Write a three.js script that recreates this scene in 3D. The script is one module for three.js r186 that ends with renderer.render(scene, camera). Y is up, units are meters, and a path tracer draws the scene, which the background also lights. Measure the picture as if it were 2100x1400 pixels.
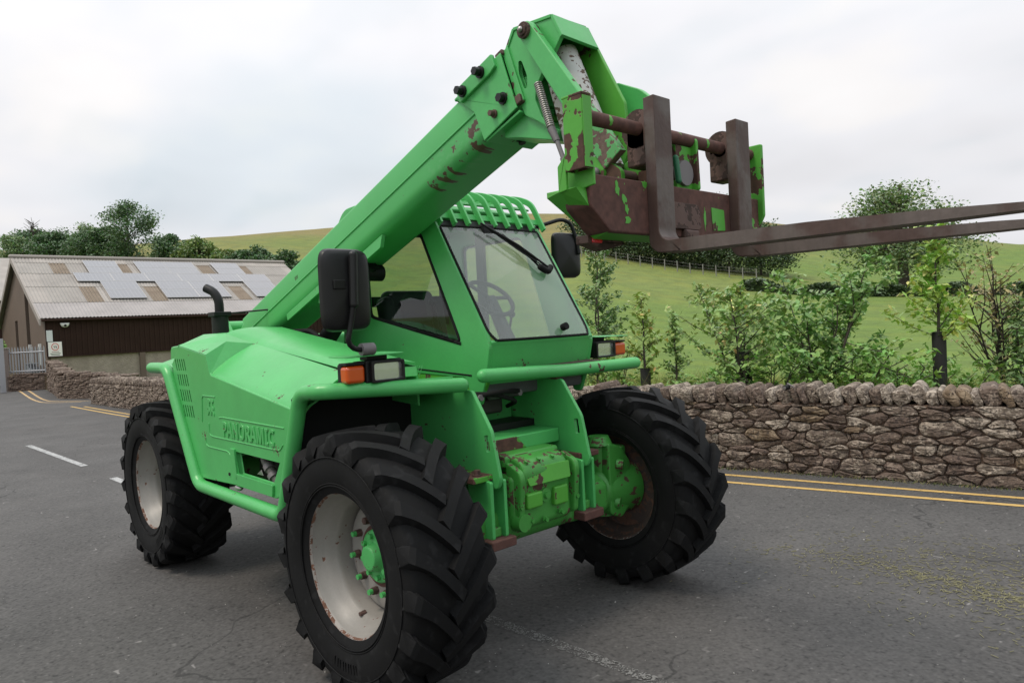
import * as THREE from 'three';
import { mergeGeometries, toCreasedNormals } from 'three/addons/utils/BufferGeometryUtils.js';
import { RoundedBoxGeometry } from 'three/addons/geometries/RoundedBoxGeometry.js';
import { ConvexGeometry } from 'three/addons/geometries/ConvexGeometry.js';
import { FontLoader } from 'three/addons/loaders/FontLoader.js';
import { TextGeometry } from 'three/addons/geometries/TextGeometry.js';

// ------------------------------------------------------------------ camera, sky, sun, exposure
const scene = new THREE.Scene();
const camera = new THREE.PerspectiveCamera(50.66, 1024 / 682, 0.05, 3000);
camera.position.set(2.8117, 1.5986, 2.6103);
camera.up.set(0.01648, 0.99837, -0.0547);
camera.lookAt(2.8117 - 0.73452, 1.5986 - 0.02503, 2.6103 - 0.67812);
const renderer = new THREE.WebGLRenderer({ antialias: true });
renderer.toneMapping = THREE.LinearToneMapping;
renderer.toneMappingExposure = 1.22;
renderer.shadowMap.enabled = true;
const SUN_DIR = new THREE.Vector3(-0.15, 0.86, 0.45).normalize();
const sun = new THREE.DirectionalLight(0xfff1e0, 1.5);
sun.position.copy(SUN_DIR).multiplyScalar(60); sun.target.position.set(0, 0, 0);
sun.castShadow = true; sun.shadow.radius = 34; sun.shadow.mapSize.set(2048, 2048);
Object.assign(sun.shadow.camera, { left: -40, right: 20, top: 30, bottom: -30, near: 1, far: 140 });
scene.add(sun, sun.target);

// ------------------------------------------------------------------ noise and random
function mulberry(a) { return () => { a |= 0; a = a + 0x6D2B79F5 | 0; let t = Math.imul(a ^ a >>> 15, 1 | a); t = t + Math.imul(t ^ t >>> 7, 61 | t) ^ t; return ((t ^ t >>> 14) >>> 0) / 4294967296; }; }
const hash = (x, y, s) => { let h = Math.imul(x, 374761393) + Math.imul(y, 668265263) + Math.imul(s, 2147483647 - 7919 * 13); h = Math.imul(h ^ h >>> 13, 1274126177); return ((h ^ h >>> 16) >>> 0) / 4294967296; };
function vnoise(x, y, per, s) {              // tileable value noise, period per (integer)
  const xi = Math.floor(x), yi = Math.floor(y), fx = x - xi, fy = y - yi;
  const u = fx * fx * (3 - 2 * fx), v = fy * fy * (3 - 2 * fy), m = (a) => ((a % per) + per) % per;
  const a = hash(m(xi), m(yi), s), b = hash(m(xi + 1), m(yi), s), c = hash(m(xi), m(yi + 1), s), d = hash(m(xi + 1), m(yi + 1), s);
  return a + (b - a) * u + (c - a) * v + (a - b - c + d) * u * v;
}
function fbm(x, y, per, oct, s) { let r = 0, a = 0.5, n = 0; for (let i = 0; i < oct; i++) { r += a * vnoise(x, y, per, s + i * 17); n += a; a *= 0.5; x *= 2; y *= 2; per *= 2; } return r / n; }
const sstep = (a, b, x) => { const t = Math.min(1, Math.max(0, (x - a) / (b - a))); return t * t * (3 - 2 * t); };
const lerp = (a, b, t) => a + (b - a) * t;
const mix3 = (a, b, t) => [lerp(a[0], b[0], t), lerp(a[1], b[1], t), lerp(a[2], b[2], t)];
const enc = (v) => { v = Math.min(1, Math.max(0, v)); return Math.round(255 * (v <= 0.0031308 ? 12.92 * v : 1.055 * Math.pow(v, 1 / 2.4) - 0.055)); };

// sky: one overcast sheet with soft cloud structure, brighter towards the zenith (overcast law)
{
  const w = 1024, h = 512, d = new Float32Array(w * h * 4);
  for (let j = 0; j < h; j++) for (let i = 0; i < w; i++) {
    const v = (j + 0.5) / h, th = (v - 0.5) * Math.PI, up = Math.max(0, Math.sin(th));      // row 0 is the bottom
    const u = i / w, q = 1 / (0.16 + up);
    const az = u * Math.PI * 2, cx = Math.cos(az) * q * Math.cos(th) * 2.2 + 40, cz = Math.sin(az) * q * Math.cos(th) * 2.2 + 40;
    let n = fbm(cx, cz, 4096, 6, 5), n2 = fbm(cx * 0.33 + 9, cz * 0.33, 4096, 4, 61), n3 = fbm(cx * 1.2, cz * 2.6 + 7, 4096, 5, 91);
    const L = (0.715 + 1.0 * up * up) * (0.80 + 0.36 * (0.5 * n + 0.5 * n2)) , blue = sstep(0.42, 0.72, n2) * 0.10 + sstep(0.5, 0.8, n3) * 0.03, warm = sstep(0.55, 0.75, n) * 0.03;
    const k = (j * w + i) * 4, lit = L * (1 - blue * 1.3);
    d[k] = lit * (0.985 - blue * 0.7 + warm); d[k + 1] = lit * (0.985 + warm * 0.4); d[k + 2] = lit * (1.02 + blue * 0.3 - warm * 0.7); d[k + 3] = 1;
    if (th < 0) { const g = 0.16; d[k] = g; d[k + 1] = g; d[k + 2] = g * 0.9; }
  }
  const t = new THREE.DataTexture(d, w, h, THREE.RGBAFormat, THREE.FloatType);
  t.mapping = THREE.EquirectangularReflectionMapping; t.magFilter = t.minFilter = THREE.LinearFilter; t.wrapS = THREE.RepeatWrapping; t.needsUpdate = true;
  scene.background = t; scene.environment = t;
}

// ------------------------------------------------------------------ textures and materials
function tex(size, fn, srgb = true, rep = 1) {
  const d = new Uint8Array(size * size * 4);
  for (let y = 0; y < size; y++) for (let x = 0; x < size; x++) {
    const c = fn(x / size, y / size), k = (y * size + x) * 4;
    for (let i = 0; i < 3; i++) d[k + i] = srgb ? enc(c[i]) : Math.round(255 * Math.min(1, Math.max(0, c[i])));
    d[k + 3] = c.length > 3 ? Math.round(255 * c[3]) : 255;
  }
  const t = new THREE.DataTexture(d, size, size); t.wrapS = t.wrapT = THREE.RepeatWrapping; t.magFilter = THREE.LinearFilter; t.minFilter = THREE.LinearMipmapLinearFilter; t.generateMipmaps = true;
  if (srgb) t.colorSpace = THREE.SRGBColorSpace; t.repeat.set(rep, rep); t.needsUpdate = true; return t;
}
const std = (o) => new THREE.MeshStandardMaterial(o);
const phys = (o) => new THREE.MeshPhysicalMaterial(o);
const lin = (r, g, b) => new THREE.Color().setRGB(r, g, b);

const GREEN = [0.070, 0.395, 0.105], FRESH = [0.072, 0.33, 0.032], RUST = [0.075, 0.036, 0.024];
function paint(base, cover, seed, opts = {}) {          // chipped paint: rust islands with a pale torn edge
  const { rep = 1, size = 512, rough = 0.42, freq = 5, rust = RUST, streak = 1 } = opts;
  const N = new Float32Array(size * size);
  for (let y = 0; y < size; y++) for (let x = 0; x < size; x++) {
    const u = x / size, v = y / size, wx = fbm(u * 8, v * 8, 8, 3, seed + 3) * 0.12;
    N[y * size + x] = 0.62 * fbm((u + wx) * freq * streak, (v + wx) * freq, freq * Math.round(streak), 5, seed) + 0.38 * fbm(u * freq * 4, v * freq * 4, freq * 4, 4, seed + 7);
  }
  const sorted = Float32Array.from(N).sort(), thr = sorted[Math.min(sorted.length - 1, Math.floor((1 - cover) * sorted.length))];
  const get = (u, v) => N[Math.min(size - 1, Math.floor(v * size)) * size + Math.min(size - 1, Math.floor(u * size))];
  const map = tex(size, (u, v) => {
    const n = get(u, v), g = 0.90 + 0.20 * fbm(u * 6, v * 6, 6, 4, seed + 31), f = 0.96 + 0.08 * fbm(u * 90, v * 90, 90, 2, seed + 41);
    let c = base.map((b) => b * g * f);
    const e = sstep(thr - 0.012, thr - 0.004, n), r = sstep(thr - 0.004, thr + 0.002, n);
    c = mix3(c, [base[0] * 1.5 + 0.05, base[1] * 1.12 + 0.04, base[2] * 1.3 + 0.04], e * 0.7);
    const rr = rust.map((k) => k * (0.55 + 0.9 * fbm(u * 30, v * 30, 30, 4, seed + 51)));
    return mix3(c, rr, r);
  }, true, rep);
  const rm = tex(256, (u, v) => { const n = get(u, v), r = sstep(thr - 0.004, thr + 0.002, n); const q = lerp(rough + 0.12 * (fbm(u * 12, v * 12, 12, 3, seed + 71) - 0.5), 0.85, r); return [q, q, q]; }, false, rep);
  const bm = tex(256, (u, v) => { const n = get(u, v), r = sstep(thr - 0.006, thr + 0.004, n); const q = 0.7 - 0.6 * r + 0.1 * fbm(u * 60, v * 60, 60, 2, seed + 81); return [q, q, q]; }, false, rep);
  return std({ map, roughnessMap: rm, roughness: 1, metalness: 0, bumpMap: bm, bumpScale: 0.0012, side: THREE.DoubleSide });
}
const M = {
  green: paint(GREEN, 0.0022, 11, { freq: 8, rough: 0.34, rep: 1 }),
  greenWorn: paint(GREEN, 0.009, 23, { freq: 12, rough: 0.4 }),
  post: paint(FRESH, 0.60, 47, { freq: 4, rough: 0.6, rep: 2.3 }), peel: paint([0.085, 0.33, 0.10], 0.42, 49, { freq: 7, rough: 0.55, rep: 2.4, rust: [0.13, 0.085, 0.07] }),
  fresh: paint(FRESH, 0.05, 37, { freq: 6, rough: 0.5, rep: 1.6 }),
  carriage: paint(FRESH, 0.42, 43, { freq: 4, rough: 0.6, rep: 1.8 }),
  rusty: paint(FRESH, 0.94, 57, { freq: 4, rough: 0.55, rep: 1.6, rust: [0.092, 0.040, 0.031] }),
  cast: paint([0.050, 0.26, 0.042], 0.10, 63, { freq: 9, rough: 0.45, rep: 1.7 }),
  whitePeel: paint([0.42, 0.42, 0.40], 0.17, 71, { freq: 10, rough: 0.5, rep: 2.4, rust: [0.10, 0.07, 0.05] }),
  rim: paint([0.25, 0.235, 0.215], 0.006, 83, { freq: 8, rough: 0.42, rep: 1.5, rust: [0.11, 0.055, 0.035] }),
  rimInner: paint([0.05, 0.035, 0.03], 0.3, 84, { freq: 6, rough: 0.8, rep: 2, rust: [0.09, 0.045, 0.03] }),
  rimEdge: paint([0.24, 0.22, 0.20], 0.5, 85, { freq: 18, rough: 0.5, rep: 2.5, rust: [0.13, 0.062, 0.038] }),
  rustDark: paint([0.10, 0.055, 0.045], 0.35, 91, { freq: 8, rough: 0.7, rep: 2, rust: [0.05, 0.028, 0.022] }),
  tyre: phys({ specularIntensity: 0.35, map: tex(512, (u, v) => { const n = fbm(u * 8, v * 8, 8, 5, 101), q = 0.0055 + 0.005 * n + 0.007 * sstep(0.62, 0.8, fbm(u * 24, v * 24, 24, 4, 105)); return [q, q, q * 1.04]; }), roughness: 0.72, bumpMap: tex(256, (u, v) => { const q = fbm(u * 40, v * 40, 40, 3, 109); return [q, q, q]; }, false), bumpScale: 0.0008, side: THREE.DoubleSide }),
  black: phys({ specularIntensity: 0.6, color: lin(0.009, 0.009, 0.0095), roughness: 0.5, side: THREE.DoubleSide }),
  rubber: phys({ specularIntensity: 0.4, color: lin(0.010, 0.010, 0.010), roughness: 0.8, side: THREE.DoubleSide }),
  plastic: phys({ specularIntensity: 0.6, color: lin(0.011, 0.011, 0.0115), roughness: 0.38, side: THREE.DoubleSide }),
  dark: std({ color: lin(0.01, 0.011, 0.01), roughness: 0.9, side: THREE.DoubleSide }),
  engine: std({ color: lin(0.035, 0.032, 0.03), roughness: 0.6, metalness: 0.3, side: THREE.DoubleSide }),
  hose: std({ color: lin(0.10, 0.095, 0.085), roughness: 0.6, side: THREE.DoubleSide }),
  steel: std({ color: lin(0.42, 0.40, 0.38), roughness: 0.35, metalness: 0.85, side: THREE.DoubleSide }),
  greySteel: std({ color: lin(0.17, 0.155, 0.16), roughness: 0.6, metalness: 0.2, side: THREE.DoubleSide }),
  forkSteel: null,
  glass: phys({ color: lin(0.84, 0.90, 0.86), roughness: 0.0, metalness: 0, transmission: 0.84, thickness: 0, ior: 1.5, side: THREE.DoubleSide }),  // pale, partly opaque base paints in the hazy sky reflection on the windscreen
  sideGlass: phys({ color: lin(0.50, 0.62, 0.55), roughness: 0.03, metalness: 0, transmission: 1, thickness: 0, ior: 1.5, side: THREE.DoubleSide }),
  lampGlass: phys({ color: lin(0.9, 0.92, 0.92), roughness: 0.12, transmission: 1, thickness: 0, ior: 1.5, side: THREE.DoubleSide }),
  chrome: std({ color: lin(0.75, 0.76, 0.75), roughness: 0.22, metalness: 0.9, side: THREE.DoubleSide }),
  amber: phys({ color: lin(0.55, 0.07, 0.006), roughness: 0.25, clearcoat: 0.6, side: THREE.DoubleSide }),
  red: phys({ color: lin(0.75, 0.02, 0.02), roughness: 0.25, clearcoat: 0.6, side: THREE.DoubleSide }),
  mirror: std({ color: lin(0.8, 0.8, 0.8), roughness: 0.03, metalness: 1, side: THREE.DoubleSide }),
  seat: std({ color: lin(0.03, 0.034, 0.034), roughness: 0.65, side: THREE.DoubleSide }),
  label: std({ color: lin(0.55, 0.44, 0.20), roughness: 0.6, side: THREE.DoubleSide }),
};
M.forkSteel = std({ map: tex(512, (u, v) => { const n = fbm(u * 5, v * 5, 5, 5, 301), s = fbm(u * 60, v * 6, 60, 3, 305), g = 0.75 + 0.5 * n; const c = mix3([0.078, 0.045, 0.038], [0.112, 0.092, 0.084], sstep(0.4, 0.62, n) * 0.8); return c.map((k) => k * g * (0.85 + 0.3 * s)); }, true, 1.5), roughness: 0.58, metalness: 0.15, bumpMap: tex(256, (u, v) => { const q = fbm(u * 24, v * 24, 24, 4, 311); return [q, q, q]; }, false, 2), bumpScale: 0.0012, side: THREE.DoubleSide });

// ------------------------------------------------------------------ geometry helpers
function prep(g) {                                       // same attributes everywhere, uv in metres by box projection
  let q = g.index ? g.toNonIndexed() : g; if (!q.attributes.normal) q.computeVertexNormals();
  const p = q.attributes.position, uv = new Float32Array(p.count * 2);
  const a = new THREE.Vector3(), b = new THREE.Vector3(), c = new THREE.Vector3();
  for (let i = 0; i < p.count; i += 3) {
    a.fromBufferAttribute(p, i); b.fromBufferAttribute(p, i + 1); c.fromBufferAttribute(p, i + 2);
    const n = b.clone().sub(a).cross(c.clone().sub(a)); const x = Math.abs(n.x), y = Math.abs(n.y), z = Math.abs(n.z);
    [a, b, c].forEach((v, k) => { const [s, t] = x >= y && x >= z ? [v.z, v.y] : y >= z ? [v.x, v.z] : [v.x, v.y]; uv[(i + k) * 2] = s; uv[(i + k) * 2 + 1] = t; });
  }
  const o = new THREE.BufferGeometry(); o.setAttribute('position', new THREE.BufferAttribute(new Float32Array(p.array), 3)); o.setAttribute('normal', new THREE.BufferAttribute(new Float32Array(q.attributes.normal.array), 3)); o.setAttribute('uv', new THREE.BufferAttribute(uv, 2));
  return o;
}
const merge = (gs) => { gs = [].concat(gs).map(prep); return gs.length > 1 ? mergeGeometries(gs) : gs[0]; };
const used = {};
function numbered(n) { used[n] = (used[n] ?? -1) + 1; return used[n] ? n + '_' + String(used[n]).padStart(3, '0') : n; }
function part(parent, name, gs, mat, label) { const m = new THREE.Mesh(merge(gs), mat); m.name = name; m.castShadow = m.receiveShadow = true; parent.add(m); if (label) m.userData.label = label; return m; }
function thing(name, label, category, group, pos = [0, 0, 0]) { const o = new THREE.Group(); o.name = numbered(name); o.position.set(...pos); o.userData = { label, category }; if (group) o.userData.group = group; scene.add(o); return o; }
function struct(name, gs, mat, kind = 'structure') { const m = new THREE.Mesh(Array.isArray(gs) ? merge(gs) : gs, mat); m.name = numbered(name); m.userData.kind = kind; m.castShadow = m.receiveShadow = true; scene.add(m); return m; }
function shapeOf(pts, r = 0) {                           // polygon, corners optionally rounded
  const s = new THREE.Shape(), n = pts.length;
  if (!r) { pts.forEach((p, i) => i ? s.lineTo(p[0], p[1]) : s.moveTo(p[0], p[1])); s.closePath(); return s; }
  const R = (i) => (pts[i][2] ?? r);
  for (let i = 0; i < n; i++) {
    const p = pts[i], a = pts[(i + n - 1) % n], b = pts[(i + 1) % n];
    const da = Math.hypot(a[0] - p[0], a[1] - p[1]), db = Math.hypot(b[0] - p[0], b[1] - p[1]), k = Math.min(R(i), da * 0.49, db * 0.49);
    const s0 = [p[0] + (a[0] - p[0]) / da * k, p[1] + (a[1] - p[1]) / da * k], s1 = [p[0] + (b[0] - p[0]) / db * k, p[1] + (b[1] - p[1]) / db * k];
    if (i) s.lineTo(...s0); else s.moveTo(...s0); s.quadraticCurveTo(p[0], p[1], ...s1);
  }
  s.closePath(); return s;
}
function pathOf(pts, r = 0) { const s = shapeOf(pts, r), p = new THREE.Path(); p.curves = s.curves; p.currentPoint = s.currentPoint; return p; }
function ext(shape, depth, bevel = 0.003, seg = 6) { const b = Math.min(bevel, depth * 0.4); return new THREE.ExtrudeGeometry(shape, { depth: depth - 2 * b, bevelEnabled: b > 0, bevelThickness: b, bevelSize: b, bevelOffset: -b, bevelSegments: 2, curveSegments: seg }).translate(0, 0, b); }
// profile in x,y extruded from z0 to z1
const prismZ = (pts, z0, z1, r = 0, bevel = 0.003, holes = []) => { const s = shapeOf(pts, r); holes.forEach((h) => s.holes.push(h)); return ext(s, z1 - z0, bevel).translate(0, 0, z0); };
// profile in (z,y) extruded from x0 to x1
const prismX = (pts, x0, x1, r = 0, bevel = 0.003) => ext(shapeOf(pts.map((p) => [-p[0], p[1], p[2]].slice(0, p.length)), r), x1 - x0, bevel).rotateY(Math.PI / 2).translate(x0, 0, 0);
const box = (x0, x1, y0, y1, z0, z1, r = 0.004) => { const w = x1 - x0, h = y1 - y0, d = z1 - z0; return new RoundedBoxGeometry(w, h, d, 2, Math.min(r, w * 0.45, h * 0.45, d * 0.45)).translate((x0 + x1) / 2, (y0 + y1) / 2, (z0 + z1) / 2); };
const V = (p) => new THREE.Vector3(...p);
function cyl(a, b, r0, r1 = r0, seg = 20) { a = V(a); b = V(b); const d = b.clone().sub(a), L = d.length(); return new THREE.CylinderGeometry(r1, r0, L, seg, 1).translate(0, L / 2, 0).applyQuaternion(new THREE.Quaternion().setFromUnitVectors(new THREE.Vector3(0, 1, 0), d.normalize())).translate(a.x, a.y, a.z); }
function sph(c, r, s = [1, 1, 1]) { return new THREE.SphereGeometry(r, 14, 10).scale(...s).translate(...c); }
function fillet(pts, r) {                                // 3D polyline with rounded corners
  const out = [];
  pts.forEach((p, i) => {
    p = V(p); if (i === 0 || i === pts.length - 1) { out.push(p); return; }
    const a = V(pts[i - 1]), b = V(pts[i + 1]), da = a.distanceTo(p), db = b.distanceTo(p), k = Math.min(r, da * 0.48, db * 0.48);
    const s0 = p.clone().lerp(a, k / da), s1 = p.clone().lerp(b, k / db);
    for (let t = 0; t <= 6; t++) { const q = t / 6; out.push(s0.clone().multiplyScalar((1 - q) ** 2).addScaledVector(p, 2 * q * (1 - q)).addScaledVector(s1, q * q)); }
  });
  return out;
}
class Poly extends THREE.Curve { constructor(p) { super(); this.p = p; this.l = [0]; for (let i = 1; i < p.length; i++) this.l.push(this.l[i - 1] + p[i].distanceTo(p[i - 1])); } getPoint(t, o = new THREE.Vector3()) { const L = this.l[this.l.length - 1] * t; let i = 1; while (i < this.l.length - 1 && this.l[i] < L) i++; const k = (L - this.l[i - 1]) / Math.max(1e-9, this.l[i] - this.l[i - 1]); return o.copy(this.p[i - 1]).lerp(this.p[i], k); } }
function tube(pts, r, round = 0.06, rad = 14, caps = true, seg) {
  const p = fillet(pts, round), c = new Poly(p), gs = [new THREE.TubeGeometry(c, seg ?? Math.max(8, Math.ceil(c.l[c.l.length - 1] / 0.025)), r, rad)];
  if (caps) gs.push(sph(p[0].toArray(), r * 0.999), sph(p[p.length - 1].toArray(), r * 0.999));
  return gs;
}
function plate(pts, th, r = 0, bevel = 0.002, holes = []) { // planar polygon in 3D, thickness centred on it
  const P = pts.map((p) => V(p)), n = new THREE.Vector3();
  P.forEach((p, i) => { const q = P[(i + 1) % P.length]; n.x += (p.y - q.y) * (p.z + q.z); n.y += (p.z - q.z) * (p.x + q.x); n.z += (p.x - q.x) * (p.y + q.y); });
  n.normalize(); const o = P[0], ux = P[1].clone().sub(o).normalize(); ux.addScaledVector(n, -ux.dot(n)).normalize(); const uy = n.clone().cross(ux);
  const to = (p) => { const d = V(p).sub(o); return [d.dot(ux), d.dot(uy)]; };
  const s = shapeOf(pts.map(to), r); holes.forEach((h) => s.holes.push(pathOf(h.map(to), h.r ?? 0.02)));
  return ext(s, th, bevel).translate(0, 0, -th / 2).applyMatrix4(new THREE.Matrix4().makeBasis(ux, uy, n).setPosition(o));
}
function grid(nu, nv, fn, th = 0) {                       // surface fn(u,v) -> [x,y,z]; th gives it a back face
  const pos = [], idx = []; const P = [];
  for (let j = 0; j <= nv; j++) for (let i = 0; i <= nu; i++) P.push(V(fn(i / nu, j / nv)));
  P.forEach((p) => pos.push(p.x, p.y, p.z));
  const at = (i, j) => j * (nu + 1) + i;
  for (let j = 0; j < nv; j++) for (let i = 0; i < nu; i++) idx.push(at(i, j), at(i + 1, j), at(i + 1, j + 1), at(i, j), at(i + 1, j + 1), at(i, j + 1));
  const g = new THREE.BufferGeometry(); g.setAttribute('position', new THREE.Float32BufferAttribute(pos, 3)); g.setIndex(idx); g.computeVertexNormals();
  if (!th) return g;
  const N = g.attributes.normal, n0 = P.length, pos2 = pos.slice();
  P.forEach((p, i) => pos2.push(p.x - N.getX(i) * th, p.y - N.getY(i) * th, p.z - N.getZ(i) * th));
  const id2 = idx.slice(); for (let k = 0; k < idx.length; k += 3) id2.push(n0 + idx[k], n0 + idx[k + 2], n0 + idx[k + 1]);
  const rim = []; for (let i = 0; i < nu; i++) rim.push([at(i, 0), at(i + 1, 0)]); for (let j = 0; j < nv; j++) rim.push([at(nu, j), at(nu, j + 1)]); for (let i = nu; i > 0; i--) rim.push([at(i, nv), at(i - 1, nv)]); for (let j = nv; j > 0; j--) rim.push([at(0, j), at(0, j - 1)]);
  rim.forEach(([a, b]) => id2.push(a, n0 + a, n0 + b, a, n0 + b, b));
  const h = new THREE.BufferGeometry(); h.setAttribute('position', new THREE.Float32BufferAttribute(pos2, 3)); h.setIndex(id2); return toCreasedNormals(h.toNonIndexed(), 0.6);
}
function lathe(prof, seg = 64) { return new THREE.LatheGeometry(prof.map((p) => new THREE.Vector2(p[0], p[1])), seg).rotateX(Math.PI / 2); } // profile [r, z], axis z
const hexBolt = (c, axis, r, h) => { const a = V(c), b = a.clone().addScaledVector(V(axis), h); return [cyl(c, b.toArray(), r, r, 6), cyl(c, a.clone().addScaledVector(V(axis), h * 0.3).toArray(), r * 1.35, r * 1.35, 16)]; };
// ------------------------------------------------------------------ ground, road, markings
const CX = 2.81, CZ = 2.61;
// terrain profile by compass direction (degrees, measured from +x towards +z): skyline height at 150 m, start of the rise, exponent
const TER = [[-180, 16.6, 46, 0.7], [-172, 17.9, 46, 0.7], [-166, 19, 46, 0.7], [-160, 20.7, 46, 0.72], [-155, 21.8, 45, 0.75], [-151, 22.9, 38, 0.9], [-142, 24.3, 24, 1.25], [-135.6, 24.6, 18, 1.4], [-131.4, 23.9, 18, 1.4], [-124, 21.4, 18, 1.6], [-118, 19.2, 18, 1.75], [-113.3, 16.8, 18, 1.9], [-108.6, 14.4, 18, 2.0], [-104.6, 12.2, 18, 2.0], [-101.7, 10.6, 18, 2], [-90, 9, 20, 2], [-40, 6, 40, 1.5], [20, 4, 60, 1.5], [90, 3, 60, 1.5], [150, 4, 60, 1], [180, 16.6, 46, 0.7]];
function terrain(x, z) {
  const dx = x - CX, dz = z - CZ, r = Math.hypot(dx, dz), az = Math.atan2(dz, dx) * 180 / Math.PI;
  let i = 1; while (i < TER.length - 1 && TER[i][0] < az) i++;
  const A = TER[i - 1], B = TER[i], k = Math.min(1, Math.max(0, (az - A[0]) / (B[0] - A[0])));
  const H = lerp(A[1], B[1], k), r0 = lerp(A[2], B[2], k), e = lerp(A[3], B[3], k);
  const t = Math.max(0, (r - r0) / (150 - r0));
  let h = t < 1 ? H * Math.pow(t, e) * (1.18 - 0.18 * t) : H + (r - 150) * 0.004;
  if (r > 150) h = Math.min(h, H + 0.6);
  const w = sstep(r0 + 2, r0 + 20, r);
  return h + w * (fbm(x * 0.07 + 50, z * 0.07 + 50, 4096, 3, 7) - 0.5) * 0.7;
}
{
  const rs = [0]; for (let r = 1.2; r < 900; r *= 1.075) rs.push(r);
  const na = 300, pos = [], col = [], uv = [], idx = [];
  for (let j = 0; j < rs.length; j++) for (let i = 0; i <= na; i++) {
    const a = i / na * Math.PI * 2, x = CX + rs[j] * Math.cos(a), z = CZ + rs[j] * Math.sin(a), y = terrain(x, z) - (rs[j] < 0.1 ? 0 : 0);
    pos.push(x, y, z); uv.push(x / 9, z / 9);
    const n = fbm(x * 0.05 + 80, z * 0.05 + 80, 4096, 4, 19), hay = sstep(6, 18, y + (n - 0.5) * 10) ;           // drier, browner grass on the upper field
    const g = mix3([0.125, 0.19, 0.030], [0.165, 0.20, 0.045], sstep(0.42, 0.62, n));
    const c = mix3(g, [0.22, 0.165, 0.062], hay * 0.85); col.push(...c);
  }
  for (let j = 0; j < rs.length - 1; j++) for (let i = 0; i < na; i++) { const a = j * (na + 1) + i, b = a + na + 1; idx.push(a, a + 1, b, a + 1, b + 1, b); }
  const g = new THREE.BufferGeometry(); g.setAttribute('position', new THREE.Float32BufferAttribute(pos, 3)); g.setAttribute('color', new THREE.Float32BufferAttribute(col, 3)); g.setAttribute('uv', new THREE.Float32BufferAttribute(uv, 2)); g.setIndex(idx); g.computeVertexNormals();
  const map = tex(1024, (u, v) => { const n = fbm(u * 10, v * 10, 10, 6, 131), s = fbm(u * 120, v * 60, 60, 3, 137), q = 0.55 + 0.5 * n + 0.35 * s; return mix3([q * 0.86, q * 0.9, q * 0.8], [q * 1.05, q, q * 0.8], sstep(0.5, 0.7, fbm(u * 6, v * 6, 6, 4, 141))); });
  const bump = tex(512, (u, v) => { const q = fbm(u * 80, v * 80, 80, 4, 143); return [q, q, q]; }, false);
  struct('ground', g, std({ map, vertexColors: true, roughness: 0.95, bumpMap: bump, bumpScale: 0.08 }));
}
const WALL = [[4.6, -5.35], [3.0, -4.93], [1.27, -4.5], [-1.1, -3.96], [-3.5, -3.5], [-6.5, -3.05], [-10, -2.68], [-14, -2.42], [-19.4, -2.22]];   // face of the roadside wall
const asphaltTex = tex(2048, (u, v) => {
  const n = fbm(u * 14, v * 14, 14, 5, 151), f = vnoise(u * 512, v * 512, 512, 157), f2 = vnoise(u * 230, v * 230, 230, 163), f3 = vnoise(u * 900, v * 900, 900, 167);
  let q = 0.066 + 0.034 * (n - 0.5) + 0.030 * (f - 0.5) + 0.022 * (f3 - 0.5);
  if (f2 > 0.90) q += 0.055 * (f2 - 0.90) / 0.1; if (f < 0.12) q *= 0.6;
  const p = vnoise(u * 150, v * 150, 150, 171); if (p > 0.965) q += 0.12 * sstep(0.965, 0.99, p);
  const w = fbm(u * 5, v * 5, 5, 3, 177); const ck = Math.abs(fbm(u * 4, v * 4, 4, 6, 183) - 0.5); if (ck < 0.0035 && fbm(u * 3, v * 3, 3, 2, 187) > 0.52) q *= 0.55; return [q * (1.05 + 0.03 * w), q, q * (0.965 - 0.02 * w)];
});
const asphaltBump = tex(1024, (u, v) => { const q = 0.6 * vnoise(u * 256, v * 256, 256, 157) + 0.4 * vnoise(u * 500, v * 500, 500, 161); return [q, q, q]; }, false);
function sheet(poly, y, mat, name, uvs = 7, kind = 'structure') {   // flat sheet from an outline in x,z
  const s = new THREE.Shape(poly.map((p) => new THREE.Vector2(p[0], -p[1]))), g = new THREE.ShapeGeometry(s).rotateX(-Math.PI / 2).translate(0, y, 0), p = g.attributes.position, uv = g.attributes.uv;
  for (let i = 0; i < p.count; i++) uv.setXY(i, p.getX(i) / uvs, p.getZ(i) / uvs);
  g.computeVertexNormals(); return struct(name, g, mat, kind);
}
const asphalt = std({ map: asphaltTex, bumpMap: asphaltBump, bumpScale: 0.004, roughness: 0.86 });
sheet([...WALL.map((p) => [p[0], p[1] - 0.04]), [-19.45, -3.4], [-21.6, -3.4], [-22.9, -2.2], [-28.8, -2.84], [-33, -2.55], [-44, -2.4], [-44, 9.5], [14, 9.5], [14, -7.8], [4.6, -5.4]], 0.004, asphalt, 'road');
const paintWear = (seed, thr) => tex(512, (u, v) => { const n = 0.6 * vnoise(u * 170, v * 170, 170, seed) + 0.4 * fbm(u * 16, v * 16, 16, 4, seed + 3), q = n > thr ? 1 : 0; return [q, q, q]; }, false);
const yellowTex = tex(256, (u, v) => { const q = 0.8 + 0.35 * fbm(u * 30, v * 30, 30, 4, 181); return [0.53 * q, 0.345 * q, 0.115 * q]; });
const yellow = std({ map: yellowTex, roughness: 0.8, alphaMap: paintWear(191, 0.22), alphaTest: 0.5, side: THREE.DoubleSide });
const yellowOld = std({ map: yellowTex, color: lin(0.95, 1.0, 1.5), roughness: 0.8, alphaMap: paintWear(193, 0.3), alphaTest: 0.5, side: THREE.DoubleSide });
const whitePaint = std({ color: lin(0.36, 0.36, 0.355), roughness: 0.8, alphaMap: paintWear(197, 0.34), alphaTest: 0.5, side: THREE.DoubleSide });
const whiteFaded = std({ color: lin(0.17, 0.166, 0.158), roughness: 0.85, alphaMap: paintWear(199, 0.56), alphaTest: 0.5, side: THREE.DoubleSide });
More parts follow.
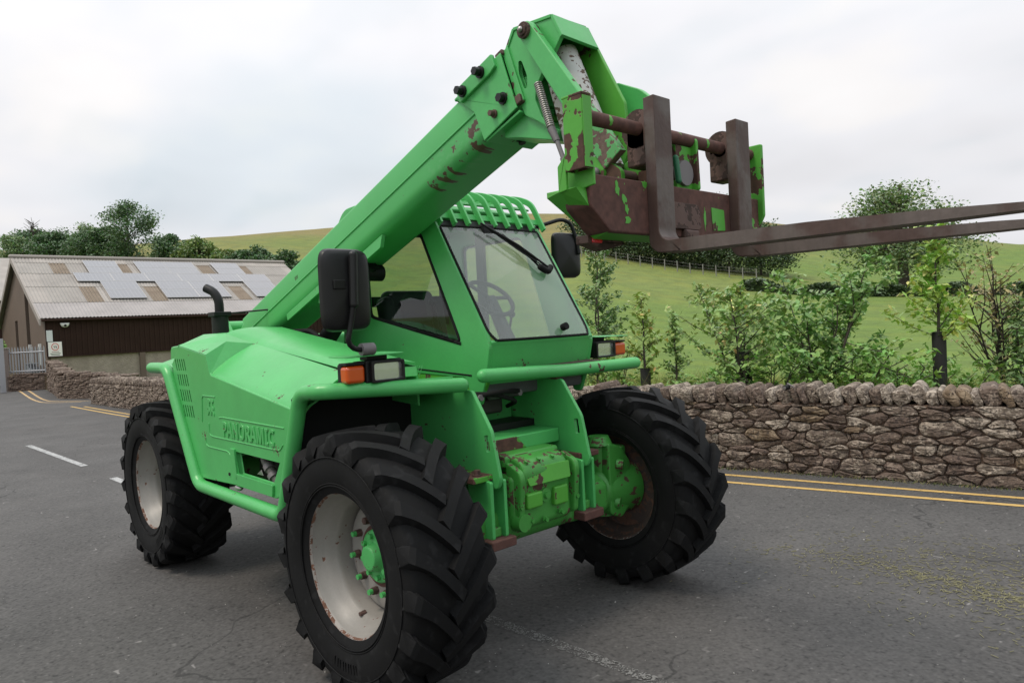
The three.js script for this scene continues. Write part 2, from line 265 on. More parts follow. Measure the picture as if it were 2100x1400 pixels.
function stripe(name, pts, w, mat, sub = 1) {               // painted line, 4 mm above the road
  const gs = [], L = []; const c = new THREE.CatmullRomCurve3(pts.map((p) => new THREE.Vector3(p[0], 0, p[1]))), n = Math.max(2, Math.ceil(c.getLength() / 0.4)), rnd = mulberry(77 + name.length);
  for (let i = 0; i <= n; i++) { const p = c.getPoint(i / n), t = c.getTangent(i / n), k = w / 2 * (1 + (rnd() - 0.5) * 0.10); L.push([p.x - t.z * k, p.z + t.x * k, p.x + t.z * k, p.z - t.x * k]); }
  const pos = [], uv = [], idx = []; L.forEach((l, i) => { pos.push(l[0], 0.008, l[1], l[2], 0.008, l[3]); uv.push(l[0], l[1], l[2], l[3]); if (i < n) idx.push(i * 2, i * 2 + 1, i * 2 + 3, i * 2, i * 2 + 3, i * 2 + 2); });
  const g = new THREE.BufferGeometry(); g.setAttribute('position', new THREE.Float32BufferAttribute(pos, 3)); g.setAttribute('uv', new THREE.Float32BufferAttribute(uv, 2)); g.setIndex(idx); g.computeVertexNormals();
  struct(name, g, mat);
}
stripe('yellow_line', [[4.4, -4.93], [3.0, -4.56], [1.345, -4.175], [-0.96, -3.67], [-3.4, -3.17], [-6.5, -2.72], [-10, -2.32], [-14.2, -2.0], [-18.6, -1.86]], 0.065, yellow);
stripe('yellow_line', [[4.4, -4.67], [3.0, -4.30], [1.40, -3.92], [-0.80, -3.40], [-3.3, -2.93], [-6.5, -2.48], [-10, -2.10], [-14.2, -1.80], [-19.1, -1.66]], 0.065, yellow);
stripe('yellow_line', [[-29.6, -2.35], [-22.6, -1.72], [-21.9, -1.78], [-20.6, -2.42]], 0.07, yellowOld);
stripe('yellow_line', [[-29.8, -2.1], [-22.7, -1.50], [-21.6, -1.56], [-20.5, -2.2]], 0.07, yellowOld);
stripe('centre_line', [[-11.3, 0.50], [-8.05, 0.38]], 0.085, whitePaint);
stripe('centre_line', [[-6.75, 0.36], [-3.6, 0.29]], 0.085, whitePaint);
stripe('centre_line', [[-19.5, 0.62], [-16.6, 0.58]], 0.09, whitePaint);
stripe('centre_line', [[-0.9, 0.155], [0.55, 0.105], [2.0, 0.06]], 0.075, whiteFaded);

// ------------------------------------------------------------------ dry stone and mortared walls
const stoneMat = [[[0.120, 0.098, 0.086], [0.27, 0.24, 0.212], 0.53], [[0.108, 0.084, 0.072], [0.23, 0.195, 0.17], 0.55], [[0.100, 0.076, 0.066], [0.21, 0.175, 0.155], 0.57], [[0.135, 0.115, 0.10], [0.33, 0.30, 0.27], 0.49], [[0.13, 0.098, 0.070], [0.245, 0.20, 0.15], 0.53]].map(([a, b, th], i) => {
  const rep = 1.7, f = (u, v) => [fbm(u * 8, v * 14, 14 * 4, 5, 201 + i * 9), fbm(u * 40, v * 44, 44 * 40, 4, 203 + i * 9), fbm(u * 12, v * 60, 480, 3, 205 + i * 9)];
  return std({ map: tex(512, (u, v) => { const n = fbm(u * 9, v * 9, 9, 5, 201 + i * 9), f1 = fbm(u * 44, v * 44, 44, 4, 203 + i * 9), l = fbm(u * 10, v * 40, 40, 4, 207 + i * 9); let c = mix3(a, b, sstep(th - 0.06, th + 0.1, 0.6 * n + 0.4 * f1)); const k = 0.7 + 0.55 * l; c = [c[0] * 1.24 * k, c[1] * 1.15 * k, c[2] * 1.04 * k]; return mix3(c, [0.04, 0.03, 0.027], sstep(0.60, 0.70, fbm(u * 30, v * 30, 30, 3, 209 + i * 9)) * 0.75); }, true, rep), bumpMap: tex(512, (u, v) => { const q = 0.5 * fbm(u * 26, v * 26, 26, 5, 203 + i * 9) + 0.5 * fbm(u * 10, v * 40, 40, 4, 207 + i * 9); return [q, q, q]; }, false, rep), bumpScale: 0.022, roughness: 0.95 });
});
const mortar = std({ map: tex(512, (u, v) => { const n = fbm(u * 8, v * 8, 8, 5, 231), s = fbm(u * 60, v * 60, 60, 3, 233); return mix3([0.14, 0.088, 0.066], [0.25, 0.17, 0.125], n).map((q) => q * (0.65 + 0.6 * s)); }), bumpMap: tex(512, (u, v) => { const q = fbm(u * 40, v * 40, 40, 4, 235); return [q, q, q]; }, false), bumpScale: 0.02, roughness: 1 });
function cells(L, h, cw, ch, rnd) {                        // power diagram of jittered seeds: irregular rubble outlines
  const S = []; const asp = cw / ch, rows = Math.round(h / ch);
  for (let j = -1; j <= rows; j++) { let x = -cw + rnd() * cw; while (x < L + cw) { const big = rnd(); S.push({ x, y: ((j + 0.5 + (rnd() - 0.5) * 0.75) * ch) * asp, w: (big > 0.84 ? 1.5 : big < 0.3 ? -0.35 : 0) * cw * cw * (0.4 + 0.6 * rnd()) * 0.55 }); x += cw * (0.55 + 0.9 * rnd()); } }
  const H = h * asp, out = [];
  S.forEach((s, i) => {
    let poly = [[s.x - 3 * cw, s.y - 3 * cw], [s.x + 3 * cw, s.y - 3 * cw], [s.x + 3 * cw, s.y + 3 * cw], [s.x - 3 * cw, s.y + 3 * cw]];
    const clip = (nx, ny, d) => { const o = []; for (let k = 0; k < poly.length; k++) { const p = poly[k], q = poly[(k + 1) % poly.length], a = p[0] * nx + p[1] * ny - d, b = q[0] * nx + q[1] * ny - d; if (a <= 0) o.push(p); if (a * b < 0) { const t = a / (a - b); o.push([p[0] + (q[0] - p[0]) * t, p[1] + (q[1] - p[1]) * t]); } } poly = o; };
    S.forEach((t, j) => { if (i === j || !poly.length) return; const dx = t.x - s.x, dy = t.y - s.y, D2 = dx * dx + dy * dy; if (D2 > 16 * cw * cw) return; clip(dx, dy, (t.x * t.x + t.y * t.y - s.x * s.x - s.y * s.y + s.w - t.w) / 2); });
    clip(-1, 0, 0); clip(1, 0, L); clip(0, -1, 0); clip(0, 1, H);
    if (poly.length < 3) return; out.push(poly.map((p) => [p[0], p[1] / asp]));
  });
  return out;
}
function stoneGeo(poly, gap, proud, rnd) {                 // outline -> domed rough stone, z outwards
  let cx = 0, cy = 0; poly.forEach((p) => { cx += p[0] / poly.length; cy += p[1] / poly.length; });
  let P = poly.map((p) => { const dx = p[0] - cx, dy = p[1] - cy, d = Math.hypot(dx, dy), k = Math.max(0.4, 1 - gap / d); return [cx + dx * k, cy + dy * k]; });
  const Q = []; P.forEach((p, i) => { const q = P[(i + 1) % P.length], d = Math.hypot(q[0] - p[0], q[1] - p[1]); if (d < 0.012) { Q.push(p); return; } for (const t of d > 0.10 ? [0.16, 0.5, 0.84] : [0.22, 0.78]) { const j = Math.min(0.016, d * 0.10); Q.push([lerp(p[0], q[0], t) + (rnd() - 0.5) * j, lerp(p[1], q[1], t) + (rnd() - 0.5) * j]); } });
  const n = Q.length; if (n < 4) return null; const pos = [], idx = []; const tx = (rnd() - 0.5) * 0.22, ty = (rnd() - 0.5) * 0.22;
  const ring = (s, z, j) => Q.forEach((p) => { const x = cx + (p[0] - cx) * s, y = cy + (p[1] - cy) * s; pos.push(x + (rnd() - 0.5) * j, y + (rnd() - 0.5) * j, z <= 0 ? z : z + (rnd() - 0.5) * j * 1.3 + (x - cx) * tx + (y - cy) * ty); });
  ring(1, -0.03, 0); ring(0.985, proud * 0.45, 0.006); ring(0.86, proud * 0.92, 0.010); ring(0.45, proud * 1.08, 0.014); pos.push(cx, cy, proud * 1.1);
  for (let r = 0; r < 3; r++) for (let i = 0; i < n; i++) { const a = r * n + i, b = r * n + (i + 1) % n; idx.push(a, b, b + n, a, b + n, a + n); }
  for (let i = 0; i < n; i++) idx.push(3 * n + i, 3 * n + (i + 1) % n, 4 * n);
  const g = new THREE.BufferGeometry(); g.setAttribute('position', new THREE.Float32BufferAttribute(pos, 3)); g.setIndex(idx);
  return toCreasedNormals(g.toNonIndexed(), 0.75);
}
function rubbleWall(name, label, path, h0, h1, o = {}) {      // path runs left to right as seen from the road; the face is on its right hand
  const { cw = 0.21, ch = 0.088, thick = 0.42, seed = 5, cope = 0.175, copeW = 0.105, faceFrom = 99, copeFrom = 99, lean = 0.5, proud = 0.028 } = o;
  const w = thing(name, label, 'wall'), rnd = mulberry(seed), far = [], core = []; let nParts = 0, total = 0;
  const segs = path.slice(1).map((b, i) => { const a = path[i], l = Math.hypot(b[0] - a[0], b[1] - a[1]), s = { a, b, l, t0: total, u: [(b[0] - a[0]) / l, (b[1] - a[1]) / l] }; total += l; return s; });
  const frame = (t) => { const s = segs.find((q) => t <= q.t0 + q.l) ?? segs[segs.length - 1], k = t - s.t0; return new THREE.Matrix4().makeBasis(new THREE.Vector3(s.u[0], 0, s.u[1]), new THREE.Vector3(0, 1, 0), new THREE.Vector3(-s.u[1], 0, s.u[0])).setPosition(s.a[0] + s.u[0] * k, 0, s.a[1] + s.u[1] * k); };
  const hgt = (t) => lerp(h0, h1, t / total) - cope;
  for (const s of segs) { const H = hgt(s.t0 + s.l / 2), m = frame(s.t0 + 1e-4); core.push(new THREE.BoxGeometry(s.l + 0.02, H + 0.03, thick - 0.03).translate(s.l / 2, (H + 0.03) / 2 - 0.02, -thick / 2).applyMatrix4(m)); }
  const Hm = Math.max(h0, h1) - cope;
  for (const c of cells(total, Hm, cw, ch, rnd)) {
    let cx = 0, top = 0; c.forEach((q) => { cx += q[0] / c.length; top = Math.max(top, q[1]); });
    const k = hgt(cx) / Hm, g = stoneGeo(c.map((q) => [q[0] - cx, q[1] * k]), 0.003 + 0.006 * rnd(), proud * (0.55 + 0.9 * rnd()), rnd); if (!g) continue; const m = frame(cx); g.applyMatrix4(m);
    const x = m.elements[12], pick = Math.floor(rnd() * 4.35);
    if (x > faceFrom && x < 2.0 && nParts < 240) { part(w, 'stone', g, stoneMat[pick]); nParts++; } else far.push(g);
  }
  for (let t = copeW * 0.3; t < total; ) {                    // leaning boulders set on edge along the top
    const H = hgt(t), cwid = copeW * (0.6 + 1.0 * rnd()), chh = cope * (0.85 + 0.4 * rnd()), poly = [], k = 7 + Math.floor(rnd() * 3), le = lean * (0.4 + rnd() * 0.8);
    for (let i = 0; i < k; i++) { const a = i / k * Math.PI * 2 + rnd() * 0.4, ex = Math.sign(Math.cos(a)) * Math.pow(Math.abs(Math.cos(a)), 0.6), ey = Math.sign(Math.sin(a)) * Math.pow(Math.abs(Math.sin(a)), 0.6); poly.push([ex * cwid * 0.52 * (0.85 + 0.25 * rnd()), ey * chh * 0.5 * (0.85 + 0.25 * rnd())]); }
    const rot = poly.map(([x, y]) => [x * Math.cos(le) - y * Math.sin(le), x * Math.sin(le) + y * Math.cos(le)]), ymin = Math.min(...rot.map((q) => q[1]));
    const gA = stoneGeo(rot, 0.002, 0.05 + 0.03 * rnd(), rnd), th = thick * (0.75 + 0.3 * rnd()), m = frame(Math.min(total, t + cwid / 2));
    if (gA) {
      const body = ext(shapeOf(rot.map((q) => [q[0] * 0.985, q[1] * 0.985]), 0.02), th, 0.015, 3).translate(0, 0, -th + 0.01);
      const g = mergeGeometries([prep(gA), prep(body)]); g.translate(0, H + chh * 0.5 - 0.012 + (rnd() - 0.5) * 0.02 - (ymin + chh * 0.5) * 0.5, -0.02 - 0.05 * rnd()).applyMatrix4(m);
      const pick = [0, 0, 3, 3, 1, 4, 2][Math.floor(rnd() * 7)], x = m.elements[12];
      if (x > copeFrom && x < 2.0 && nParts < 298) { part(w, 'coping_stone', g, stoneMat[pick]); nParts++; } else far.push(g);
    }
    t += cwid * 0.93;
  }
  part(w, 'mortar_core', core, mortar);
  if (far.length) { const f = part(w, 'small_stones', far, o.farMat ?? stoneMat[0]); f.userData.kind = 'stuff'; }
  return w;
}
rubbleWall('stone_wall', 'long grey rubble stone wall with upright coping stones along the road edge behind the green machine', [...WALL].reverse(), 0.73, 0.885, { seed: 5, faceFrom: -1.5, copeFrom: -4.3 });
rubbleWall('stone_wall', 'low brown stone wall that sweeps down from a tall end at the shed corner to the road', [[-28.7, -2.84], [-25.5, -2.45], [-22.8, -2.12], [-21.6, -2.6], [-20.2, -3.2]], 1.12, 0.70, { seed: 8, cw: 0.3, ch: 0.10, cope: 0.12, copeW: 0.3, lean: 0.1, farMat: stoneMat[1] });
rubbleWall('stone_wall', 'short dark stone wall under the grey palisade railings at the yard entrance', [[-29.95, -1.78], [-29.6, -2.3], [-29.2, -2.84]], 0.68, 0.66, { seed: 9, cw: 0.32, ch: 0.11, cope: 0.1, copeW: 0.35, lean: 0.05, farMat: stoneMat[2], thick: 0.3 });

// ------------------------------------------------------------------ shed with corrugated roof and solar panels
{
  const sheetTint = (a, s) => std({ map: tex(256, (u, v) => { const q = 0.82 + 0.35 * fbm(u * 6, v * 6, 6, 5, s) * (0.8 + 0.4 * fbm(u * 30, v * 4, 30, 3, s + 3)); return a.map((k) => k * q); }, true, 0.4), roughness: 0.75, side: THREE.DoubleSide });
  const roofMat = [sheetTint([0.285, 0.262, 0.238], 401), sheetTint([0.315, 0.285, 0.258], 411), sheetTint([0.265, 0.242, 0.22], 421)];
  const roofLow = sheetTint([0.31, 0.285, 0.275], 431), sky = std({ map: tex(256, (u, v) => { const q = fbm(u * 8, v * 4, 8, 4, 441); return mix3([0.12, 0.085, 0.055], [0.24, 0.19, 0.14], q); }, true, 0.5), roughness: 0.7, side: THREE.DoubleSide });
  const brown = phys({ specularIntensity: 0.4, map: tex(256, (u, v) => { const q = 0.85 + 0.3 * fbm(u * 4, v * 10, 10, 4, 451); return [0.032 * q, 0.0165 * q, 0.012 * q]; }, true, 0.3), roughness: 0.85, side: THREE.DoubleSide });
  const brownGable = std({ map: tex(256, (u, v) => { const q = 0.85 + 0.3 * fbm(u * 4, v * 4, 4, 4, 461); return [0.125 * q, 0.088 * q, 0.066 * q]; }, true, 0.3), roughness: 0.7, side: THREE.DoubleSide });
  const render = std({ map: tex(512, (u, v) => { const n = fbm(u * 5, v * 8, 8 * 5, 5, 471), q = 0.75 + 0.4 * fbm(u * 20, v * 20, 20, 4, 473); return mix3([0.25, 0.205, 0.165], [0.36, 0.305, 0.25], fbm(u * 4, v * 4, 4, 5, 475)).map((k) => k * q); }, true, 0.3), roughness: 0.95, bumpMap: tex(256, (u, v) => { const q = fbm(u * 30, v * 30, 30, 4, 477); return [q, q, q]; }, false), bumpScale: 0.02 });
  const trim = std({ color: lin(0.30, 0.265, 0.24), roughness: 0.7 });
  const panelMat = [phys({ map: tex(256, (u, v) => { const gx = (u * 10) % 1, gy = (v * 6) % 1, l = gx < 0.05 || gy < 0.06 ? 1 : 0; return l ? [0.26, 0.25, 0.25] : [0.105, 0.098, 0.112].map((k) => k * (0.95 + 0.1 * vnoise(u * 10, v * 6, 30, 481))); }), roughness: 0.3, clearcoat: 1, clearcoatRoughness: 0.04 })];
  const frameMat = std({ color: lin(0.40, 0.385, 0.38), roughness: 0.4, metalness: 0.4 }), white = std({ color: lin(0.72, 0.72, 0.70), roughness: 0.5 });
  const X0 = -31, Y0 = 2.79, XR = -36.5, YR = 5.72, Z0 = -3.28, Z1 = -15.9, SL = Math.hypot(XR - X0, YR - Y0);
  const shed = thing('shed', 'brown clad farm shed with pale corrugated roof carrying solar panels', 'shed');
  const dx = (XR - X0) / SL, dy = (YR - Y0) / SL, off = [0.468, 0.884];
  const RP = (s, z, o = 0) => [X0 + dx * s + off[0] * o, Y0 + dy * s + off[1] * o, z];
  const FAR = [[-42, 2.79]];
  // walls
  part(shed, 'side_wall', (() => { const gs = [new THREE.BoxGeometry(0.08, 1.62, Z0 - Z1).translate(X0 - 0.04, 1.99, (Z0 + Z1) / 2)]; for (let z = Z0 - 0.1; z > Z1; z -= 0.2) gs.push(new THREE.BoxGeometry(0.03, 1.6, 0.07).translate(X0 + 0.012, 1.99, z)); return gs; })(), brown, 'dark brown profiled cladding');
  part(shed, 'base_wall', [new THREE.BoxGeometry(0.2, 1.9, Z0 - Z1 - 0.1).translate(X0 - 0.12, 0.23, (Z0 + Z1) / 2)], render, 'weathered concrete base wall');
  for (const z of [-6.78, -10.3, -13.6]) part(shed, 'pier', new THREE.BoxGeometry(0.12, 1.9, 0.22).translate(X0 + 0.02, 0.23, z), brownGable);
  part(shed, 'ledge', new THREE.BoxGeometry(0.1, 0.05, Z0 - Z1).translate(X0 + 0.03, 1.2, (Z0 + Z1) / 2), brown);
  const gw = [[X0 - 0.01, -0.4], [X0 - 0.01, Y0], [XR, YR - 0.03], [-42, Y0], [-42, -0.4]];
  const gap = (x0, x1, y) => pathOf([[x0, -0.35], [x1, -0.35], [x1, y], [x0, y]]);
  part(shed, 'gable_wall', prismZ(gw, Z0 - 0.12, Z0, 0, 0, [gap(-35.1, -34.3, 4.0), gap(-37.9, -37.2, 2.9), gap(-33.0, -32.86, 1.55)]), brownGable);
  part(shed, 'gable_wall', prismZ(gw, Z1, Z1 + 0.1, 0, 0), brownGable);
  part(shed, 'rear_wall', new THREE.BoxGeometry(0.1, 3.3, Z0 - Z1).translate(-41.95, 1.2, (Z0 + Z1) / 2), brownGable);
  for (const x of [-33.6, -31.5]) part(shed, 'post', box(x - 0.05, x + 0.05, 0.9, 1.75, Z0 + 0.1, Z0 + 0.2), white);
  // roof sheets in five courses
  const rows = [[-0.16, 1.42], [1.3, 3.05], [2.93, 4.5], [4.38, 5.75], [5.63, SL + 0.02]], colW = 0.66, isSky = (r, z) => (r === 1 && [-5.1, -7.75, -11.7].some((q) => Math.abs(z - q) < 0.34)) || (r === 3 && [-4.93, -7.6, -11.2, -13.6].some((q) => Math.abs(z - q) < 0.34));
  const rnd = mulberry(91);
  rows.forEach(([s0, s1], r) => {
    const cols = r === 1 ? [] : []; let z = Z0 + 0.18;
    while (z > Z1 - 0.1) {
      const z1 = Math.max(Z1 - 0.18, z - colW), zm = (z + z1) / 2, skyl = isSky(r, zm), n = 5, lift = (4 - r) * 0.004 + 0.02;
      const mat = skyl ? sky : r === 0 ? roofLow : roofMat[Math.floor(rnd() * 3)];
      part(shed, skyl ? 'rooflight' : 'roof_sheet', grid(n * 6, 1, (u, v) => { const zz = lerp(z, z1, u), w = (skyl ? 0.024 : 0.013) * Math.cos((zz - Z0) / 0.132 * Math.PI * 2); return RP(lerp(s0, s1, v), zz, lift + 0.02 * (1 - v) + w); }, 0.008), mat);
      z = z1;
    }
  });
  part(shed, 'rear_roof', plate([[XR, YR + 0.03, Z0 + 0.15], [XR, YR + 0.03, Z1 - 0.15], [-42.3, Y0 - 0.1, Z1 - 0.15], [-42.3, Y0 - 0.1, Z0 + 0.15]], 0.03), roofMat[0]);
  part(shed, 'ridge_cap', tube([[XR, YR + 0.07, Z0 + 0.2], [XR, YR + 0.07, Z1 - 0.2]], 0.09, 0, 8, true, 2), trim);
  for (const [a, b] of [[RP(-0.18, Z0 + 0.2, 0.03), RP(SL, Z0 + 0.2, 0.03)], [[-42.3, Y0 - 0.1, Z0 + 0.2], [XR, YR + 0.03, Z0 + 0.2]]]) part(shed, 'barge_board', plate([a, b, [b[0], b[1] - 0.26, b[2]], [a[0], a[1] - 0.26, a[2]]], 0.05), trim);
  part(shed, 'gutter', tube([RP(-0.2, Z0 + 0.1, -0.03), RP(-0.2, Z1, -0.03)], 0.05, 0, 8, true, 2), brown);
  // solar panels: each its own part with a frame
  const PW = 1.475, rowsS = [[1.5, 2.4], [2.43, 3.33], [3.36, 4.28], [4.31, 5.02], [5.05, 5.76]];
  const place = [[0, [-6.02, -8.36, -9.86, -12.6]], [1, [-6.02, -8.36, -9.86, -12.6]], [2, [-5.14, -6.64, -8.14, -9.64, -11.14, -12.64]], [3, [-5.82, -8.03, -9.42, -11.75]], [4, [-5.82, -8.03, -9.42, -11.75]]];
  for (const [r, zs] of place) zs.forEach((z) => {
    const [s0, s1] = rowsS[r], w = r > 2 ? 1.385 : PW;
    const p = part(shed, 'solar_panel', plate([RP(s0, z, 0.12), RP(s1, z, 0.12), RP(s1, z - w, 0.12), RP(s0, z - w, 0.12)], 0.03, 0, 0), panelMat[0]);
    const fr = []; for (const [a, b] of [[[s0, z], [s1, z]], [[s1, z], [s1, z - w]], [[s1, z - w], [s0, z - w]], [[s0, z - w], [s0, z]]]) fr.push(cyl(RP(a[0], a[1], 0.128), RP(b[0], b[1], 0.128), 0.014, 0.014, 6));
    part(p, 'frame', fr, frameMat);
  });
  // fittings on the side wall are things of their own
  const lamp = thing('floodlight', 'small white half round lamp under the eaves of the brown shed', 'lamp');
  part(lamp, 'housing', new THREE.SphereGeometry(0.16, 18, 10, 0, Math.PI * 2, Math.PI / 2, Math.PI / 2).scale(0.6, 0.95, 1).translate(X0 + 0.1, 2.52, -3.94), white);
  part(lamp, 'bracket', box(X0 + 0.03, X0 + 0.12, 2.52, 2.55, -4.1, -3.78), white); part(lamp, 'lens', sph([X0 + 0.19, 2.44, -3.94], 0.05), M.plastic);
  const board = thing('notice_board', 'plain white square notice above the round speed sign on the shed corner', 'notice');
  part(board, 'panel', box(X0 + 0.03, X0 + 0.05, 1.82, 2.27, -3.5, -3.29), std({ color: lin(0.62, 0.64, 0.63), roughness: 0.5 }));
  const cv = document.createElement('canvas'); cv.width = 256; cv.height = 288; const c2 = cv.getContext('2d');
  c2.fillStyle = '#e9e4dc'; c2.fillRect(0, 0, 256, 288); c2.strokeStyle = '#c0493f'; c2.lineWidth = 15; c2.beginPath(); c2.arc(128, 92, 66, 0, 7); c2.stroke(); c2.fillStyle = '#3a3533'; c2.font = 'bold 74px sans-serif'; c2.textAlign = 'center'; c2.textBaseline = 'middle'; c2.fillText('15', 128, 95); c2.fillStyle = '#8a5f57'; c2.fillRect(58, 182, 140, 12); c2.fillStyle = '#4b5a4a'; c2.fillRect(30, 216, 196, 14); c2.fillRect(44, 246, 168, 12);
  const ct = new THREE.CanvasTexture(cv); ct.colorSpace = THREE.SRGBColorSpace;
  const sign = thing('speed_sign', 'white sign with a red ring and the number 15 on the shed corner', 'sign');
  part(sign, 'backing', box(X0 + 0.03, X0 + 0.055, 1.19, 1.80, -3.80, -3.32), white);
  { const g = new THREE.PlaneGeometry(0.46, 0.59).rotateY(Math.PI / 2).translate(X0 + 0.058, 1.495, -3.56); const m = new THREE.Mesh(g, std({ map: ct, roughness: 0.5 })); m.name = 'face'; sign.add(m); }
  // second building to the left
  const b2 = thing('barn', 'second pale roofed brown building half hidden left of the shed gable', 'barn');
  part(b2, 'wall', [new THREE.BoxGeometry(6, 4.6, 0.2).translate(-47.2, 1.9, 3.2), new THREE.BoxGeometry(0.2, 4.6, 9).translate(-44.3, 1.9, -1.2)], brown);
  part(b2, 'roof', plate([[-43.8, 4.2, 3.6], [-43.8, 4.2, -6], [-50, 7.1, -6], [-50, 7.1, 3.6]], 0.05), roofMat[1]);
  // palisade railings and gate post
  const steelGrey = std({ color: lin(0.33, 0.33, 0.345), roughness: 0.5, metalness: 0.3 });
  const pal = thing('palisade_fence', 'grey steel palisade railings on the short stone wall by the shed', 'fence');
  const A = [-29.35, -2.9], B = [-30.1, -1.82];
  for (let i = 0; i <= 13; i++) { const t = i / 13, x = lerp(A[0], B[0], t), z = lerp(A[1], B[1], t); part(pal, 'pale', prismX([[z - 0.024, 0.66], [z - 0.024, 1.58], [z, 1.68], [z + 0.024, 1.58], [z + 0.024, 0.66]], x - 0.01, x + 0.01, 0, 0.002), steelGrey); }
  for (const y of [0.74, 1.45]) part(pal, 'rail', cyl([A[0], y, A[1]], [B[0], y, B[1]], 0.03, 0.03, 8), steelGrey);
  const gp = thing('gate_post', 'weathered timber gate post at the left end of the railings', 'post');
  part(gp, 'post', box(-30.15, -29.95, -0.1, 1.62, -1.85, -1.65, 0.02), std({ color: lin(0.20, 0.16, 0.14), roughness: 0.9 })); part(gp, 'cap', box(-30.18, -29.92, 1.62, 1.66, -1.88, -1.62), trim);
  const gp2 = thing('gate', 'pale grey metal field gate edge standing at the left picture border', 'gate');
  part(gp2, 'stile', box(-29.3, -29.2, 0.02, 2.0, -1.62, -1.45), steelGrey); for (const y of [0.3, 0.7, 1.1, 1.5]) part(gp2, 'bar', cyl([-29.25, y, -1.55], [-29.4, y, 1.6], 0.03, 0.03, 8), steelGrey);
  // wooden flower trough by the gable
  const tr = thing('flower_trough', 'wooden trough with red flowers by the shed gable', 'planter');
  part(tr, 'box', box(-33.9, -32.6, 0.95, 1.5, -2.25, -1.85, 0.02), std({ color: lin(0.14, 0.075, 0.05), roughness: 0.9 })); part(tr, 'stand', [box(-33.8, -33.7, 0, 0.95, -2.2, -1.9), box(-32.8, -32.7, 0, 0.95, -2.2, -1.9)], std({ color: lin(0.1, 0.06, 0.045), roughness: 0.9 }));
  const lf = [], fl = [], rn = mulberry(31); for (let i = 0; i < 260; i++) { const p = [-33.8 + rn() * 1.1, 1.5 + rn() * 0.45 * (0.4 + 0.6 * Math.sin((i % 37) / 37 * 3.1)), -2.2 + rn() * 0.4]; const g = new THREE.PlaneGeometry(0.09, 0.07).rotateX(rn() * 3).rotateY(rn() * 6).translate(...p); (i % 5 === 0 && p[0] < -33.2 ? fl : lf).push(g); }
  part(tr, 'leaves', lf, std({ color: lin(0.12, 0.24, 0.04), roughness: 0.7, side: THREE.DoubleSide })); part(tr, 'flowers', fl, std({ color: lin(0.5, 0.02, 0.03), roughness: 0.7, side: THREE.DoubleSide }));
  const bin = thing('container', 'grey wedge shaped bin standing behind the palisade railings', 'bin'); part(bin, 'body', prismZ([[-32.6, 0], [-31.7, 0], [-31.7, 0.75], [-32.4, 0.95], [-32.6, 0.8]], -3.1, -2.75, 0, 0.02), std({ color: lin(0.13, 0.15, 0.16), roughness: 0.5 })); part(bin, 'lid', box(-32.45, -31.7, 0.96, 0.99, -3.12, -2.73), std({ color: lin(0.2, 0.22, 0.23), roughness: 0.5 }));
}

// ------------------------------------------------------------------ the telescopic handler
const T = thing('telehandler', 'bright green telescopic handler with raised boom and rusty pallet forks parked on the road', 'telehandler');
const group = (name, pos = [0, 0, 0], parent = T) => { const g = new THREE.Group(); g.name = name; g.position.set(...pos); parent.add(g); return g; };

